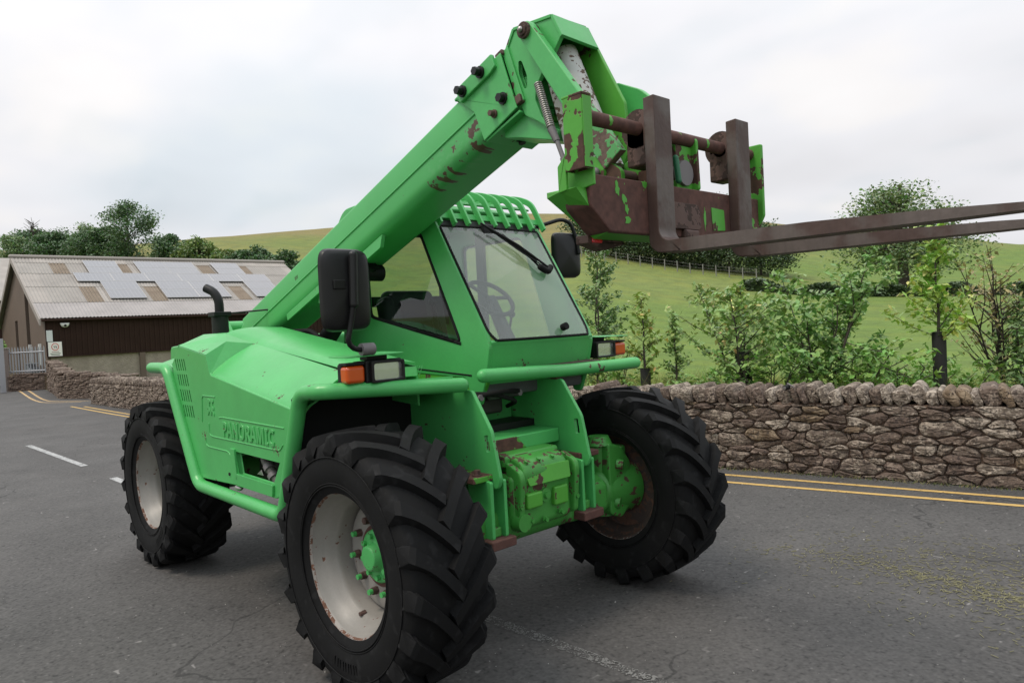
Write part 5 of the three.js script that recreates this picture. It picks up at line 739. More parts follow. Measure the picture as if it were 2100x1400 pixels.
// ---- fork carriage
{
  const c = group('fork_carriage');
  const xF = 1.205, zl = 0.735, zr = -0.415;
  part(c, 'beam', prismX([[zl, 2.095], [zl, 1.985], [0.63, 1.900], [-0.33, 1.900], [zr, 1.97], [zr, 2.095]], 1.09, xF, 0.012, 0.006), M.rusty, 'rusted lower beam with scraps of green paint');
  part(c, 'beam_chin', new ConvexGeometry([[1.115, 2.04, 0.785], [1.19, 2.045, 0.785], [1.198, 1.988, 0.736], [1.198, 1.903, 0.632], [1.198, 1.903, -0.33], [1.10, 1.888, 0.60], [1.10, 1.888, -0.33], [1.0, 2.04, 0.73], [1.0, 2.04, -0.36], [1.198, 2.06, -0.40], [1.0, 2.07, -0.39], [1.0, 2.06, 0.73]].map(V)), M.fresh, 'green sloping underside');
  part(c, 'beam_patch', [plate([[xF + 0.001, 2.03, -0.02], [xF + 0.001, 2.025, -0.115], [xF + 0.001, 1.94, -0.12], [xF + 0.001, 1.935, -0.025]], 0.003, 0.006, 0.0005)], M.fresh);
  [[0.585, 2.055, 0.028, 0.05, 1], [0.548, 2.02, 0.03, 0.04, 2], [0.536, 1.985, 0.025, 0.05, 3], [0.535, 1.95, 0.035, 0.035, 4], [0.03, 1.985, 0.016, 0.10, 5]].forEach(([z, y, w, hh, sd]) => { const r = mulberry(sd), q = []; for (let i = 0; i < 11; i++) { const a = i / 11 * 6.283, k = 0.45 + 0.75 * r(); q.push([-z + Math.cos(a) * w * 0.5 * k, y + Math.sin(a) * hh * 0.5 * k]); } part(c, 'paint_flake', ext(shapeOf(q), 0.0012, 0).rotateY(Math.PI / 2).translate(xF, 0, 0), M.fresh); });
  part(c, 'beam_insert', [plate([[xF + 0.006, 2.03, 0.30], [xF + 0.006, 2.03, 0.09], [xF + 0.006, 1.93, 0.08], [xF + 0.006, 1.93, 0.29]], 0.02, 0.03), box(1.1, xF + 0.02, 1.895, 1.93, 0.10, 0.20, 0.01)], M.rustDark);
  part(c, 'end_post', (() => { const sh = shapeOf([[1.148, -0.79], [1.236, -0.79], [1.236, -0.742], [1.148, -0.742]], 0.006); sh.holes.push(pathOf([[1.156, -0.782], [1.228, -0.782], [1.228, -0.75], [1.156, -0.75]])); return [ext(sh, 0.245, 0.003).rotateX(-Math.PI / 2).translate(0, 2.10, 0), box(1.146, 1.238, 2.343, 2.352, 0.741, 0.791, 0.003)]; })(), M.post, 'peeling green and rust end post');
  part(c, 'post_face', plate([[1.2375, 2.34, 0.787], [1.2375, 2.34, 0.744], [1.2375, 2.105, 0.744], [1.2375, 2.105, 0.787]], 0.003, 0, 0.0005), M.fresh);
  part(c, 'post_flange', [prismZ([[1.112, 2.125], [1.15, 2.16], [1.15, 2.04], [1.112, 2.035]], 0.777, 0.789, 0.004), prismZ([[1.112, 2.125], [1.135, 2.15], [1.236, 2.11], [1.236, 2.05], [1.112, 2.035]], 0.735, 0.745, 0.004)], M.fresh);
  part(c, 'end_plate', prismZ([[1.10, 2.335], [1.23, 2.335], [1.23, 2.02], [1.20, 1.965], [1.10, 1.94]], zr - 0.012, zr + 0.008, 0.008, 0.004), M.carriage);
  part(c, 'top_bar', [cyl([1.17, 2.297, zl + 0.01], [1.17, 2.297, zr], 0.0255, 0.0255, 24)], M.rusty, 'round rusty top bar');
  for (const z of [0.255, 0.055]) part(c, 'upright', prismZ([[1.08, 2.095], [1.205, 2.095], [1.20, 2.30], [1.15, 2.33], [1.09, 2.25]], z - 0.008, z + 0.008, 0.012, 0.003), M.carriage);
  part(c, 'uplate', plate([[1.165, 2.27, 0.17], [1.165, 2.27, 0.055], [1.165, 2.09, 0.055], [1.165, 2.09, 0.17]], 0.02, 0.008), M.carriage); part(c, 'boss', [cyl([1.15, 2.16, 0.125], [1.19, 2.16, 0.125], 0.052, 0.05, 28)], M.greySteel); part(c, 'grease_pin', [cyl([1.17, 2.13, 0.05], [1.17, 2.13, 0.03], 0.018)], M.rustDark);
  part(c, 'hose', tube([[1.19, 2.21, 0.195], [1.2, 2.12, 0.195]], 0.012, 0.02), std({ color: lin(0.01, 0.12, 0.05), roughness: 0.5 }));
  part(c, 'upper_strap', plate([[1.13, 2.285, 0.33], [1.13, 2.285, 0.06], [1.13, 2.235, 0.06], [1.13, 2.235, 0.33]], 0.014), M.carriage);
  part(c, 'mount_lug', [prismZ([[0.90, 2.18], [0.98, 2.24], [1.1, 2.16], [1.1, 2.07], [0.95, 2.07]], 0.40, 0.425, 0.02), prismZ([[0.90, 2.18], [0.98, 2.24], [1.1, 2.16], [1.1, 2.07], [0.95, 2.07]], 0.20, 0.225, 0.02), cyl([1.0, 2.16, 0.19], [1.0, 2.16, 0.44], 0.03)], M.carriage); part(c, 'pin_head', [sph([0.985, 2.165, 0.45], 0.03, [1, 0.7, 0.6])], M.greySteel);
  part(c, 'lamp_bracket', [prismX([[0.62, 1.905], [0.46, 1.905], [0.40, 1.88], [0.52, 1.852], [0.62, 1.875]], 1.03, 1.09, 0.004)], M.rustDark); part(c, 'reflector', [box(1.085, 1.095, 1.877, 1.899, 0.545, 0.60, 0.004)], M.red, 'small red reflector');
}
for (const [z0, z1] of [[0.302, 0.41], [-0.271, -0.163]]) {
  const f = group('fork'), zc = (z0 + z1) / 2;
  // shank and heel in one bent blade
  part(f, 'shank', prismZ([[1.203, 2.402, 0.004], [1.25, 2.405, 0.004], [1.25, 1.90, 0.03], [1.275, 1.872, 0.02], [1.34, 1.8715, 0.001], [1.34, 1.8255, 0.001], [1.235, 1.829, 0.03], [1.203, 1.86, 0.03]], z0, z1, 0.004, 0.004), M.forkSteel);
  part(f, 'tine', grid(1, 12, (u, v) => [0, 0, 0]) && (() => { const X = [1.34, 1.8, 2.15, 2.4, 2.47], T0 = [1.8715, 1.865, 1.852, 1.838, 1.830], Bm = [1.8255, 1.822, 1.820, 1.820, 1.823], hw = [0.054, 0.054, 0.05, 0.04, 0.028], rows = X.map((x, i) => [[x, Bm[i], zc - hw[i]], [x, T0[i], zc - hw[i]], [x, T0[i], zc + hw[i]], [x, Bm[i], zc + hw[i]]]); const pos = []; const q = (a, b, c2, d) => pos.push(...a, ...b, ...c2, ...a, ...c2, ...d); for (let i = 0; i < rows.length - 1; i++) for (let j = 0; j < 4; j++) q(rows[i][j], rows[i][(j + 1) % 4], rows[i + 1][(j + 1) % 4], rows[i + 1][j]); const e = rows[rows.length - 1]; q(e[0], e[1], e[2], e[3]); const g = new THREE.BufferGeometry(); g.setAttribute('position', new THREE.Float32BufferAttribute(pos, 3)); g.computeVertexNormals(); return g; })(), M.forkSteel);
  part(f, 'hook', [cyl([1.17, 2.297, z0 + 0.004], [1.17, 2.297, z1 - 0.004], 0.072, 0.072, 28), box(1.115, 1.205, 2.16, 2.30, z0 + 0.004, z1 - 0.004, 0.008)], M.rustDark);
}

// ------------------------------------------------------------------ trees, shrubs, grass
const leafMat = (tint, rough = 0.6) => phys({ color: lin(...tint), vertexColors: true, roughness: rough, transmission: 0.4, thickness: 0, side: THREE.DoubleSide });
const barkMat = std({ map: tex(256, (u, v) => { const q = 0.6 + 0.8 * fbm(u * 12, v * 4, 12, 4, 601); return [0.065 * q, 0.052 * q, 0.042 * q]; }, true, 2), roughness: 0.95 });
const guardMat = std({ color: lin(0.018, 0.017, 0.016), roughness: 0.75, side: THREE.DoubleSide });
function leaves(list, rnd) {                               // list of [x,y,z,size,shade,elong]; every leaf a folded pair of faces
  const pos = [], col = [], nor = [];
  for (const [x, y, z, s, c, el = 1.9] of list) {
    const a = rnd() * 6.283, t = (rnd() - 0.35) * 1.7, ux = Math.cos(a) * Math.cos(t), uy = Math.sin(t), uz = Math.sin(a) * Math.cos(t);
    let vx = -Math.sin(a), vy = 0, vz = Math.cos(a); const k = (rnd() - 0.5) * 1.6; const wx = uy * vz - uz * vy, wy = uz * vx - ux * vz, wz = ux * vy - uy * vx; vx = vx * Math.cos(k) + wx * Math.sin(k); vy = vy * Math.cos(k) + wy * Math.sin(k); vz = vz * Math.cos(k) + wz * Math.sin(k);
    const l = s * el * 0.5, w = s * 0.5, f = s * 0.12;
    const A = [x - ux * l, y - uy * l, z - uz * l], B = [x + vx * w, y + vy * w + f, z + vz * w], C = [x + ux * l, y + uy * l, z + uz * l], D = [x - vx * w, y - vy * w + f, z - vz * w];
    pos.push(...A, ...B, ...C, ...A, ...C, ...D); for (let i = 0; i < 6; i++) col.push(c[0] * 2.5, c[1] * 2.5, c[2] * 2.3);
  }
  const g = new THREE.BufferGeometry(); g.setAttribute('position', new THREE.Float32BufferAttribute(pos, 3)); g.setAttribute('color', new THREE.Float32BufferAttribute(col, 3)); g.computeVertexNormals(); return g;
}
function addMesh(parent, name, g, mat) { const m = new THREE.Mesh(g, mat); m.name = name; m.castShadow = m.receiveShadow = true; parent.add(m); return m; }
function limb(pts, r0, r1, gs, rad = 6) { for (let i = 1; i < pts.length; i++) { const t0 = (i - 1) / (pts.length - 1), t1 = i / (pts.length - 1); gs.push(cyl(pts[i - 1], pts[i], lerp(r0, r1, t0), lerp(r0, r1, t1), rad)); } }
// young trees and shrubs near the wall: stems, side shoots, leaves set along the shoots
function sapling(name, label, group, base, o) {
  const { h, w, stems = 1, shoots = 26, leaf = 0.05, per = 26, low = 0.25, col = [0.07, 0.13, 0.03], col2 = [0.12, 0.19, 0.04], lean = 0.1, seed = 1, guard = 0, shape = (t) => Math.sin(Math.PI * Math.min(1, 0.25 + t * 0.75)), up = 0.7, category = 'tree', tip = null, droop = 0 } = o;
  const rnd = mulberry(seed), t = thing(name, label, category, group), wood = [], L = [];
  for (let s = 0; s < stems; s++) {
    const a = rnd() * 6.283, spread = stems > 1 ? w * 0.32 * (0.4 + rnd()) : 0, pts = []; const n = 7, hh = h * (stems > 1 ? 0.72 + 0.3 * rnd() : 1);
    for (let i = 0; i <= n; i++) { const q = i / n; pts.push([base[0] + Math.cos(a) * spread * q + (rnd() - 0.5) * lean * 0.25 * h * q, base[1] + hh * q, base[2] + Math.sin(a) * spread * q + (rnd() - 0.5) * lean * 0.25 * h * q]); }
    limb(pts, 0.008 + h * 0.010 / Math.sqrt(stems), 0.003, wood);
    const at = (q) => { const f = Math.min(n - 0.001, q * n), i = Math.floor(f), k = f - i; return [0, 1, 2].map((j) => lerp(pts[i][j], pts[i + 1][j], k)); };
    const ns = Math.round(shoots / stems * 1.2);
    for (let b = 0; b < ns; b++) {
      const q = low + (1 - low) * (b + rnd()) / ns, p = at(q), az = rnd() * 6.283, len = w * 0.5 * shape((q - low) / (1 - low)) * (0.55 + 0.6 * rnd()), el = up * (0.5 + 0.6 * rnd());
      const d = [Math.cos(az) * Math.cos(el), Math.sin(el), Math.sin(az) * Math.cos(el)], e = [p[0] + d[0] * len, p[1] + d[1] * len - droop * len * rnd(), p[2] + d[2] * len], mid = [0, 1, 2].map((j) => lerp(p[j], e[j], 0.5) + (rnd() - 0.5) * len * 0.12);
      limb([p, mid, e], 0.004 + len * 0.006, 0.0015, wood, 5);
      const shade = rnd(), k = Math.max(6, Math.round(per * (0.4 + len / (w * 0.5) * 0.8)));
      for (let i = 0; i < k; i++) { const u = 0.15 + 0.9 * rnd(), v = u < 0.5 ? [0, 1, 2].map((j) => lerp(p[j], mid[j], u * 2)) : [0, 1, 2].map((j) => lerp(mid[j], e[j], (u - 0.5) * 2)); const sc = leaf * 1.1; const hue = tip && rnd() < tip[3] * u ? tip : mix3(col, col2, Math.min(1, Math.max(0, shade * 0.6 + (rnd() - 0.3) * 0.7))); L.push([v[0] + (rnd() - 0.5) * sc * 2.4, v[1] + (rnd() - 0.5) * sc * 2.0, v[2] + (rnd() - 0.5) * sc * 2.4, leaf * (0.6 + 0.7 * rnd()), hue.slice(0, 3).map((c) => c * (0.85 + 0.3 * rnd()))]); }
    }
  }
  part(t, 'stem', wood, barkMat); const c = addMesh(t, 'leaves', leaves(L, rnd), leafMat([1, 1, 1])); c.userData.kind = 'stuff';
  if (guard) { const gsh = cyl([base[0], base[1] - 0.3, base[2]], [base[0] + 0.01, base[1] + guard, base[2]], 0.062, 0.066, 16); part(t, 'tree_guard', [new THREE.CylinderGeometry(o.guardR ?? 0.068, (o.guardR ?? 0.068) * 0.92, guard + 0.4, 18, 1, true).translate(base[0], base[1] + guard / 2 - 0.2, base[2])], guardMat, 'black plastic tree guard'); }
  return t;
}
const ROW = 'young trees and shrubs behind the roadside wall';
sapling('sapling', 'tall thin dark leaved sapling behind the right hand door mirror', ROW, [-4.07, 0.4, -5.39], { h: 2.45, w: 1.3, stems: 2, shoots: 46, leaf: 0.042, per: 44, low: 0.15, col: [0.045, 0.085, 0.028], col2: [0.085, 0.13, 0.04], seed: 3, up: 0.6, lean: 0.2, shape: (t) => 0.95 - 0.55 * t });
sapling('sapling', 'small yellow green sapling in a black guard just right of the far headlight', ROW, [-2.98, 0.3, -5.1], { h: 1.6, w: 0.75, shoots: 26, leaf: 0.045, per: 22, low: 0.3, col: [0.10, 0.15, 0.03], col2: [0.16, 0.19, 0.05], tip: [0.30, 0.22, 0.08, 0.08], seed: 5, guard: 0.62 });
sapling('sapling', 'small narrow conical shrub between the yellow sapling and the guarded apple tree', ROW, [-2.7, 0.3, -5.4], { h: 1.3, w: 0.65, shoots: 34, leaf: 0.035, per: 26, low: 0.1, col: [0.07, 0.12, 0.035], col2: [0.12, 0.17, 0.05], seed: 7, shape: (t) => 1.1 - 0.9 * t, category: 'shrub' });
sapling('sapling', 'spreading sapling rising from a wide dark tree guard left of centre along the wall', ROW, [-1.63, 0.35, -5.23], { h: 1.95, w: 1.55, stems: 3, shoots: 52, leaf: 0.046, per: 34, low: 0.3, col: [0.075, 0.125, 0.035], col2: [0.15, 0.21, 0.06], seed: 9, guardR: 0.095, guard: 0.80, up: 0.6, tip: [0.36, 0.28, 0.13, 0.08] });
sapling('sapling', 'tall bushy many stemmed tree behind the wall above the small camera', ROW, [-0.82, 0.35, -5.5], { h: 1.9, w: 1.55, stems: 5, shoots: 70, leaf: 0.046, per: 38, low: 0.15, col: [0.06, 0.12, 0.035], col2: [0.12, 0.19, 0.05], seed: 11, up: 0.8, droop: 0.4 });
sapling('sapling', 'bright yellow green oak sapling in a tall black guard', ROW, [0.29, 0.3, -5.83], { h: 2.05, w: 1.15, shoots: 24, leaf: 0.046, per: 44, low: 0.40, col: [0.10, 0.18, 0.03], col2: [0.19, 0.25, 0.05], tip: [0.30, 0.27, 0.11, 0.12], seed: 14, guard: 0.98, up: 0.85, lean: 0.05, shape: (t) => 1.0 - 0.75 * t });
sapling('shrub', 'thin brownish dried shrub at the right picture edge', ROW, [0.62, 0.25, -6.9], { h: 1.95, w: 1.6, stems: 6, shoots: 70, leaf: 0.028, per: 16, low: 0.15, col: [0.13, 0.12, 0.045], col2: [0.20, 0.17, 0.08], seed: 15, up: 0.9, category: 'shrub' });
sapling('shrub', 'dark green shrub beside the dried one at the right picture edge', ROW, [0.85, 0.2, -6.6], { h: 1.75, w: 0.9, stems: 3, shoots: 44, leaf: 0.045, per: 26, low: 0.1, col: [0.05, 0.09, 0.03], col2: [0.09, 0.15, 0.045], seed: 17, category: 'shrub' });
const low = [[-1.15, 0.35, -4.95, 0.75, 1.1, 'low leafy shrub right of the wide tree guard'], [-0.45, 0.35, -5.3, 0.8, 1.3, 'low bramble like shrub under the bushy tree'], [-0.05, 0.3, -5.5, 0.7, 1.0, 'low shrub between the bushy tree and the oak sapling'], [-3.55, 0.3, -5.2, 0.95, 1.2, 'dark low shrub behind the wall beside the far headlight'], [-2.1, 0.3, -5.1, 0.55, 0.8, 'small pale green weed clump left of the wide tree guard'], [0.35, 0.3, -6.1, 0.6, 0.9, 'low scrub right of the oak sapling'], [-4.7, 0.3, -5.6, 1.3, 1.3, 'dense shrub left of the tall thin sapling behind the cab']];
low.forEach(([x, y, z, h, w, lab], i) => sapling('shrub', lab, ROW, [x, y, z], { h, w, stems: 5, shoots: 42, leaf: 0.045, per: 18, low: 0.05, col: [0.07, 0.14, 0.03], col2: [0.14, 0.22, 0.05], seed: 40 + i, up: 0.5, category: 'shrub', shape: (t) => 1.1 - 0.4 * t }));
// rough grass behind the wall: blades in one mass
{
  const rnd = mulberry(71), pos = [], col = []; let n = 0;
  const blade = (x, y, z, h, c, w) => { const a = rnd() * 6.28, b = rnd() * 6.28, l = h * (0.25 + 0.5 * rnd()), dx = Math.cos(a) * w, dz = Math.sin(a) * w, bx = Math.cos(b) * l, bz = Math.sin(b) * l; const mx = x + bx * 0.35, my = y + h * 0.62, mz = z + bz * 0.35, A = [x - dx, y, z - dz], B = [x + dx, y, z + dz], C = [mx + dx * 0.7, my, mz + dz * 0.7], D = [mx - dx * 0.7, my, mz - dz * 0.7]; pos.push(...A, ...B, ...C, ...A, ...C, ...D, ...D, ...C, x + bx, y + h, z + bz); for (let i = 0; i < 9; i++) col.push(...c); };
  for (let i = 0; i < 80000; i++) {
    const t = rnd(), x = lerp(4.5, -15, t), k = x > 1.27 ? -4.5 - (x - 1.27) * 0.25 : x > -1.1 ? lerp(-4.5, -3.96, (1.27 - x) / 2.37) : x > -14 ? lerp(-3.96, -2.42, (-1.1 - x) / 12.9) : -2.4;
    const d = 0.5 + 7 * Math.pow(rnd(), 1.6), z = k - d, q = rnd(), dry = rnd() < 0.30; const h = d < 1.8 ? 0.45 + 0.65 * rnd() * rnd() : 0.25 + 0.4 * rnd() * rnd();
    blade(x, terrain(x, z), z, h, dry ? [0.28 + 0.1 * q, 0.22 + 0.08 * q, 0.09] : [0.10 + 0.09 * q, 0.165 + 0.09 * q, 0.03], 0.0018 + 0.0022 * rnd());
  }
  const g = new THREE.BufferGeometry(); g.setAttribute('position', new THREE.Float32BufferAttribute(pos, 3)); g.setAttribute('color', new THREE.Float32BufferAttribute(col, 3)); g.computeVertexNormals();
  struct('grass', g, std({ vertexColors: true, roughness: 0.8, side: THREE.DoubleSide }), 'stuff');
}
// full grown trees further off
function tree(name, label, group, base, o) {
  const { h, w, trunk = 0.25, blobs = 26, count = 5200, leaf = 0.22, col = [0.045, 0.085, 0.025], col2 = [0.085, 0.13, 0.035], seed = 1, flat = 1, trunkR = h * 0.022, open = 0.75, top = 1, dead = 0 } = o;
  const rnd = mulberry(seed), t = thing(name, label, 'tree', group), wood = [], L = [], C = [];
  const tp = [base, [base[0] + (rnd() - 0.5) * 0.3, base[1] + h * trunk, base[2] + (rnd() - 0.5) * 0.3], [base[0] + (rnd() - 0.5) * w * 0.1, base[1] + h * 0.62, base[2] + (rnd() - 0.5) * w * 0.1], [base[0], base[1] + h * 0.86, base[2]]];
  limb(tp, trunkR * 1.25, trunkR * 0.3, wood, 9);
  for (let b = 0; b < blobs; b++) {
    const q = trunk * 0.9 + (1 - trunk * 0.9) * (b + rnd() * 0.8) / blobs, rr = w * 0.5 * Math.pow(Math.sin(Math.PI * Math.min(1, 0.16 + 0.80 * (q - trunk * 0.9) / (1 - trunk * 0.9))), 0.7) * (0.35 + 0.6 * rnd()), a = rnd() * 6.283;
    const c = [base[0] + Math.cos(a) * rr, base[1] + h * Math.min(0.80, q * 0.82), base[2] + Math.sin(a) * rr], r = w * (0.13 + 0.10 * rnd()) * (1.15 - 0.35 * q);
    C.push([c, r]); const q0 = lerp(trunk, 0.8, Math.max(0, q - 0.25) * 0.9), s = [base[0], base[1] + h * Math.min(q0, 0.8), base[2]];
    limb([s, [lerp(s[0], c[0], 0.5) , lerp(s[1], c[1], 0.55), lerp(s[2], c[2], 0.5)], c], trunkR * 0.38, trunkR * 0.08, wood, 5);
  }
  for (let i = 0; i < count; i++) {
    const [c, r] = C[Math.floor(rnd() * C.length)], a = rnd() * 6.283, z = 2 * rnd() - 1, s = Math.sqrt(1 - z * z), k = r * Math.pow(rnd(), 0.42) * (1 + 0.55 * (rnd() - 0.5)), sh = rnd();
    L.push([c[0] + Math.cos(a) * s * k * 1.15, c[1] + z * k * flat * 0.85, c[2] + Math.sin(a) * s * k * 1.15, leaf * (0.5 + 0.8 * rnd()), mix3(col, col2, sh * sh).map((q) => q * (0.8 + 0.4 * rnd())), 1.4]);
  }
  part(t, 'trunk', wood, barkMat); const cr = addMesh(t, 'crown', leaves(L, rnd), leafMat([1, 1, 1], 0.7)); cr.userData.kind = 'stuff'; return t;
}
const gy = (x, z) => terrain(x, z) - 0.15;
tree('tree', 'lone broad tree with a dark trunk standing in the field behind the fork tips', undefined, [-19.77, gy(-19.77, -64.4), -64.4], { h: 10.8, w: 11, trunk: 0.30, blobs: 50, count: 13000, leaf: 0.21, seed: 21, trunkR: 0.42, flat: 0.8, col: [0.045, 0.075, 0.028], col2: [0.10, 0.14, 0.045] });
const COPSE = 'trees of the dark copse along the field fence';
[[-46.1, -59.6, 6.5, 6], [-44.2, -61.8, 7.4, 6.5], [-41.6, -62.6, 7.0, 6], [-39.2, -64.3, 6.6, 6], [-36.5, -64.6, 7.2, 6.2], [-33.8, -66.2, 5.4, 5.5], [-48.8, -58.2, 5.6, 5.5], [-44.5, -66.5, 7.6, 6], [-39.5, -68, 7.8, 6.5], [-47.5, -63.5, 7.2, 6]].forEach(([x, z, h, w], i) => tree('tree', ['leftmost front tree of the dark copse just right of the far mirror', 'tallest front tree of the copse under the fork carriage', 'copse tree under the near fork heel', 'copse tree right of the near fork heel', 'copse tree under the far fork heel', 'low tree at the right end of the copse', 'low tree at the left end of the copse by the mirror', 'rear copse tree behind the fork carriage', 'rear copse tree above the near fork tine', 'rear copse tree at the left behind the mirror arm'][i], COPSE, [x, gy(x, z), z], { h: h * 1.12, w: w * 1.25, trunk: 0.17, blobs: 34, count: 9500, leaf: 0.18, seed: 120 + i, col: [0.02, 0.038, 0.015], col2: [0.05, 0.08, 0.026], trunkR: 0.11 }));
const FARM = 'trees and hedge beyond the shed';
[[-87.2, -10.8, 3.6, 5.4, 'pale small tree at the left edge beyond the shed ridge'], [-84.5, -13.8, 4.2, 5.2, 'dark round tree left above the shed roof'], [-87.7, -17.6, 4.6, 6.2, 'light green tree between the dark round tree and the tall one'], [-73.7, -18.1, 6.6, 6.2, 'tallest dark tree above the middle of the solar roof'], [-76.5, -16.4, 4.6, 5, 'grey green tree leaning on the left of the tallest one'], [-68.8, -20.3, 3.8, 4.0, 'dark hedge tree right of the tallest tree'], [-64.9, -21.6, 3.4, 4.2, 'bushy hedge tree with yellowish tinge over the roof'], [-61.2, -22.6, 2.4, 3.2, 'low pale bush in the hedge above the roof'], [-57.5, -23.7, 3.0, 3.8, 'rounded dark bush near the right end of the roof ridge'], [-53.8, -24.7, 2.9, 3.6, 'dark bush at the right end of the shed next to the boom'], [-80.0, -15.2, 3.6, 4.5, 'low tree between the round tree and the tall tree'], [-92, -13.5, 4.4, 5.5, 'distant tree left of the round dark tree'], [-50.5, -25.8, 2.6, 3.4, 'dark bush behind the boom at the shed corner'], [-66.8, -21.2, 2.8, 3.6, 'hedge bush filling the gap right of the tallest tree'], [-59.4, -23.2, 2.5, 3.2, 'small bush between pale and rounded hedge bushes']].forEach(([x, z, h, w, lab], i) => tree('tree', lab, FARM, [x, gy(x, z) - 0.6, z], { h: (i === 3 ? h + 0.5 : h * 0.86 + 0.3), w, trunk: 0.08, blobs: 28, count: 8500, leaf: 0.17, seed: 160 + i, col: i === 0 || i === 2 ? [0.055, 0.09, 0.04] : i === 6 || i === 7 ? [0.05, 0.085, 0.025] : [0.026, 0.055, 0.022], col2: i === 0 || i === 2 ? [0.10, 0.14, 0.06] : i === 6 || i === 7 ? [0.11, 0.14, 0.035] : [0.06, 0.105, 0.04], trunkR: 0.15 }));
{ // bare pale stem at the left and the dead twiggy tree
  const d = thing('dead_tree', 'bare twiggy tree poking up between the first trees at the left', 'tree'), rnd = mulberry(5), wood = [], b = [-88, gy(-88, -12.7), -12.7];
  limb([b, [b[0], b[1] + 2.4, b[2]], [b[0], b[1] + 3.4, b[2] + 0.2]], 0.12, 0.05, wood); for (let i = 0; i < 26; i++) { const y = 2.2 + rnd() * 1.5, a = rnd() * 6.28, l = 0.4 + rnd() * 0.6; limb([[b[0], b[1] + y, b[2]], [b[0] + Math.cos(a) * l, b[1] + y + l * 0.8, b[2] + Math.sin(a) * l]], 0.035, 0.012, wood, 4); } part(d, 'trunk', wood, barkMat);
}
// field hedge and post fence
{
  const rnd = mulberry(88), Ls = []; for (let i = 0; i < 9000; i++) { const t = rnd(), x = lerp(-27, -9, t), z = lerp(-50.5, -68, t) + (rnd() - 0.5) * 1.2; Ls.push([x, terrain(x, z) + rnd() * (0.7 + 0.35 * Math.sin(t * 31)), z, 0.2 * (0.6 + rnd()), mix3([0.022, 0.04, 0.016], [0.05, 0.075, 0.03], rnd()), 1.4]); }
  const h = thing('hedge', 'low dark hedge line crossing the field below the lone tree', 'hedge'); const m = addMesh(h, 'leaves', leaves(Ls, rnd), leafMat([1, 1, 1])); m.userData.kind = 'stuff';
  const f = thing('field_fence', 'post and wire fence along the foot of the dark copse', 'fence'), pm = std({ color: lin(0.23, 0.22, 0.20), roughness: 0.9 });
  const pts = []; for (let i = 0; i <= 15; i++) { const t = i / 15, x = lerp(-48.2, -31.3, t), z = lerp(-53.4, -60.6, t); const y = terrain(x, z); pts.push([x, y, z]); part(f, 'post', cyl([x, y - 0.2, z], [x, y + 1.05, z], 0.055, 0.05, 7), pm); }
  for (const q of [0.35, 0.65, 0.95]) part(f, 'wire', (() => { const g = []; limb(pts.map((p) => [p[0], p[1] + q, p[2]]), 0.006, 0.006, g, 4); return g; })(), M.steel);
}
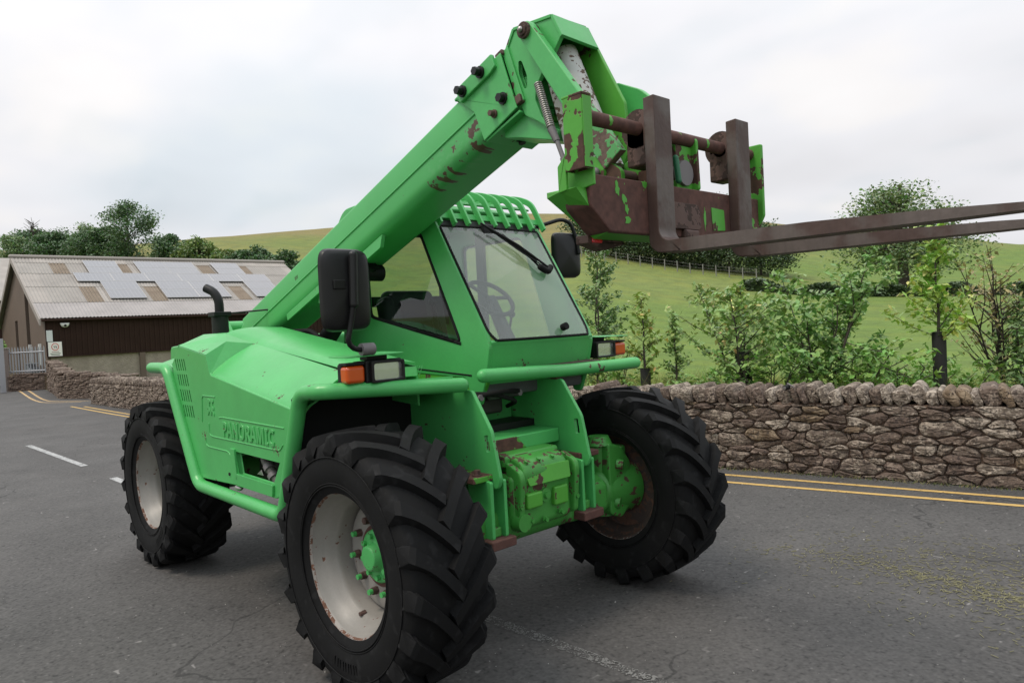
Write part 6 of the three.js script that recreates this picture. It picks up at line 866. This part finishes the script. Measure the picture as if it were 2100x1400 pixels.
// small things on the road and wall
{
  const cam = thing('camera', 'small black action camera tucked between coping stones', 'camera'); part(cam, 'body', [cyl([-0.515, 0.845, -4.08], [-0.525, 0.84, -4.02], 0.026, 0.026, 20)], M.black); part(cam, 'lens', cyl([-0.524, 0.84, -4.021], [-0.526, 0.839, -4.012], 0.018, 0.018, 16), M.steel); part(cam, 'strap', tube([[-0.53, 0.875, -4.1], [-0.49, 0.87, -4.06], [-0.46, 0.84, -4.08]], 0.008, 0.02), M.greySteel);
  const rnd = mulberry(99);
  // dried grass clippings swept along the road
  const geo = new THREE.BoxGeometry(1, 0.0022, 0.0028), spots = []; const mats = std({ color: lin(1, 1, 1), roughness: 0.85 });
  const lane = [[0.35, -1.80], [0.85, -1.95], [1.35, -1.95], [1.75, -1.85], [2.3, -1.65]];
  for (let i = 0; i < 1700; i++) { const wide = rnd() < 0.66, t = Math.pow(rnd(), 0.55) * 3.999, k = Math.floor(t), f = t - k, x = lerp(lane[k][0], lane[k + 1][0], f), z = lerp(lane[k][1], lane[k + 1][1], f); const sp = wide ? 0.75 : 0.13; spots.push([x + (rnd() + rnd() - 1) * 0.35, z + (rnd() + rnd() + rnd() - 1.5) * sp - (wide ? 0.15 : 0), 0.012 + 0.03 * rnd()]); }
  const im = new THREE.InstancedMesh(geo, mats, spots.length), mt = new THREE.Matrix4(), q = new THREE.Quaternion(), c = new THREE.Color();
  spots.forEach(([x, z, l], i) => { q.setFromEuler(new THREE.Euler((rnd() - 0.5) * 0.2, rnd() * 6.28, (rnd() - 0.5) * 0.15)); mt.compose(new THREE.Vector3(x, 0.0075 + 0.002 * rnd(), z), q, new THREE.Vector3(l, 1, 1)); im.setMatrixAt(i, mt); const k = rnd(); im.setColorAt(i, c.setRGB(0.16 + 0.09 * k, 0.15 + 0.08 * k, 0.075 + 0.05 * k)); });
  im.name = 'grass_clippings'; im.userData.kind = 'stuff'; scene.add(im);
  // loose grit
  const gg = new THREE.IcosahedronGeometry(1, 0), N = 2600, g2 = new THREE.InstancedMesh(gg, std({ color: lin(1, 1, 1), roughness: 0.9 }), N);
  for (let i = 0; i < N; i++) { const a = rnd(), x = -4 + 7.5 * rnd(), z = -4 + 7.5 * rnd(), s = 0.0015 + 0.004 * Math.pow(rnd(), 4); q.setFromEuler(new THREE.Euler(rnd() * 6, rnd() * 6, 0)); mt.compose(new THREE.Vector3(x, 0.004 + s * 0.4, z), q, new THREE.Vector3(s * 1.4, s * 0.7, s)); g2.setMatrixAt(i, mt); const k = 0.10 + 0.35 * Math.pow(rnd(), 3); g2.setColorAt(i, c.setRGB(k, k * 0.96, k * 0.9)); }
  g2.name = 'grit'; g2.userData.kind = 'stuff'; scene.add(g2);
  // grass and weeds in the angle of wall and road
  const pos = [], col = []; for (let i = 0; i < 2600; i++) { const x = lerp(4, -14, Math.pow(rnd(), 1.3)); const z = (x > 1.27 ? -4.5 - (x - 1.27) * 0.25 : x > -1.1 ? lerp(-4.5, -3.96, (1.27 - x) / 2.37) : lerp(-3.96, -2.42, Math.min(1, (-1.1 - x) / 12.9))) + 0.04 + rnd() * rnd() * 0.10; const a = rnd() * 6.28, h = 0.015 + 0.05 * rnd() * rnd(), w = 0.0035; const k = rnd() < 0.5 ? [0.15, 0.125, 0.055] : [0.085, 0.11, 0.03]; pos.push(x - w, 0.004, z, x + w, 0.004, z, x + Math.cos(a) * h * 0.9, 0.004 + h, z + Math.sin(a) * h * 0.9); for (let j = 0; j < 3; j++) col.push(...k); }
  const wg = new THREE.BufferGeometry(); wg.setAttribute('position', new THREE.Float32BufferAttribute(pos, 3)); wg.setAttribute('color', new THREE.Float32BufferAttribute(col, 3)); wg.computeVertexNormals(); struct('weeds', wg, std({ vertexColors: true, roughness: 0.9, side: THREE.DoubleSide }), 'stuff');
}

renderer.render(scene, camera);
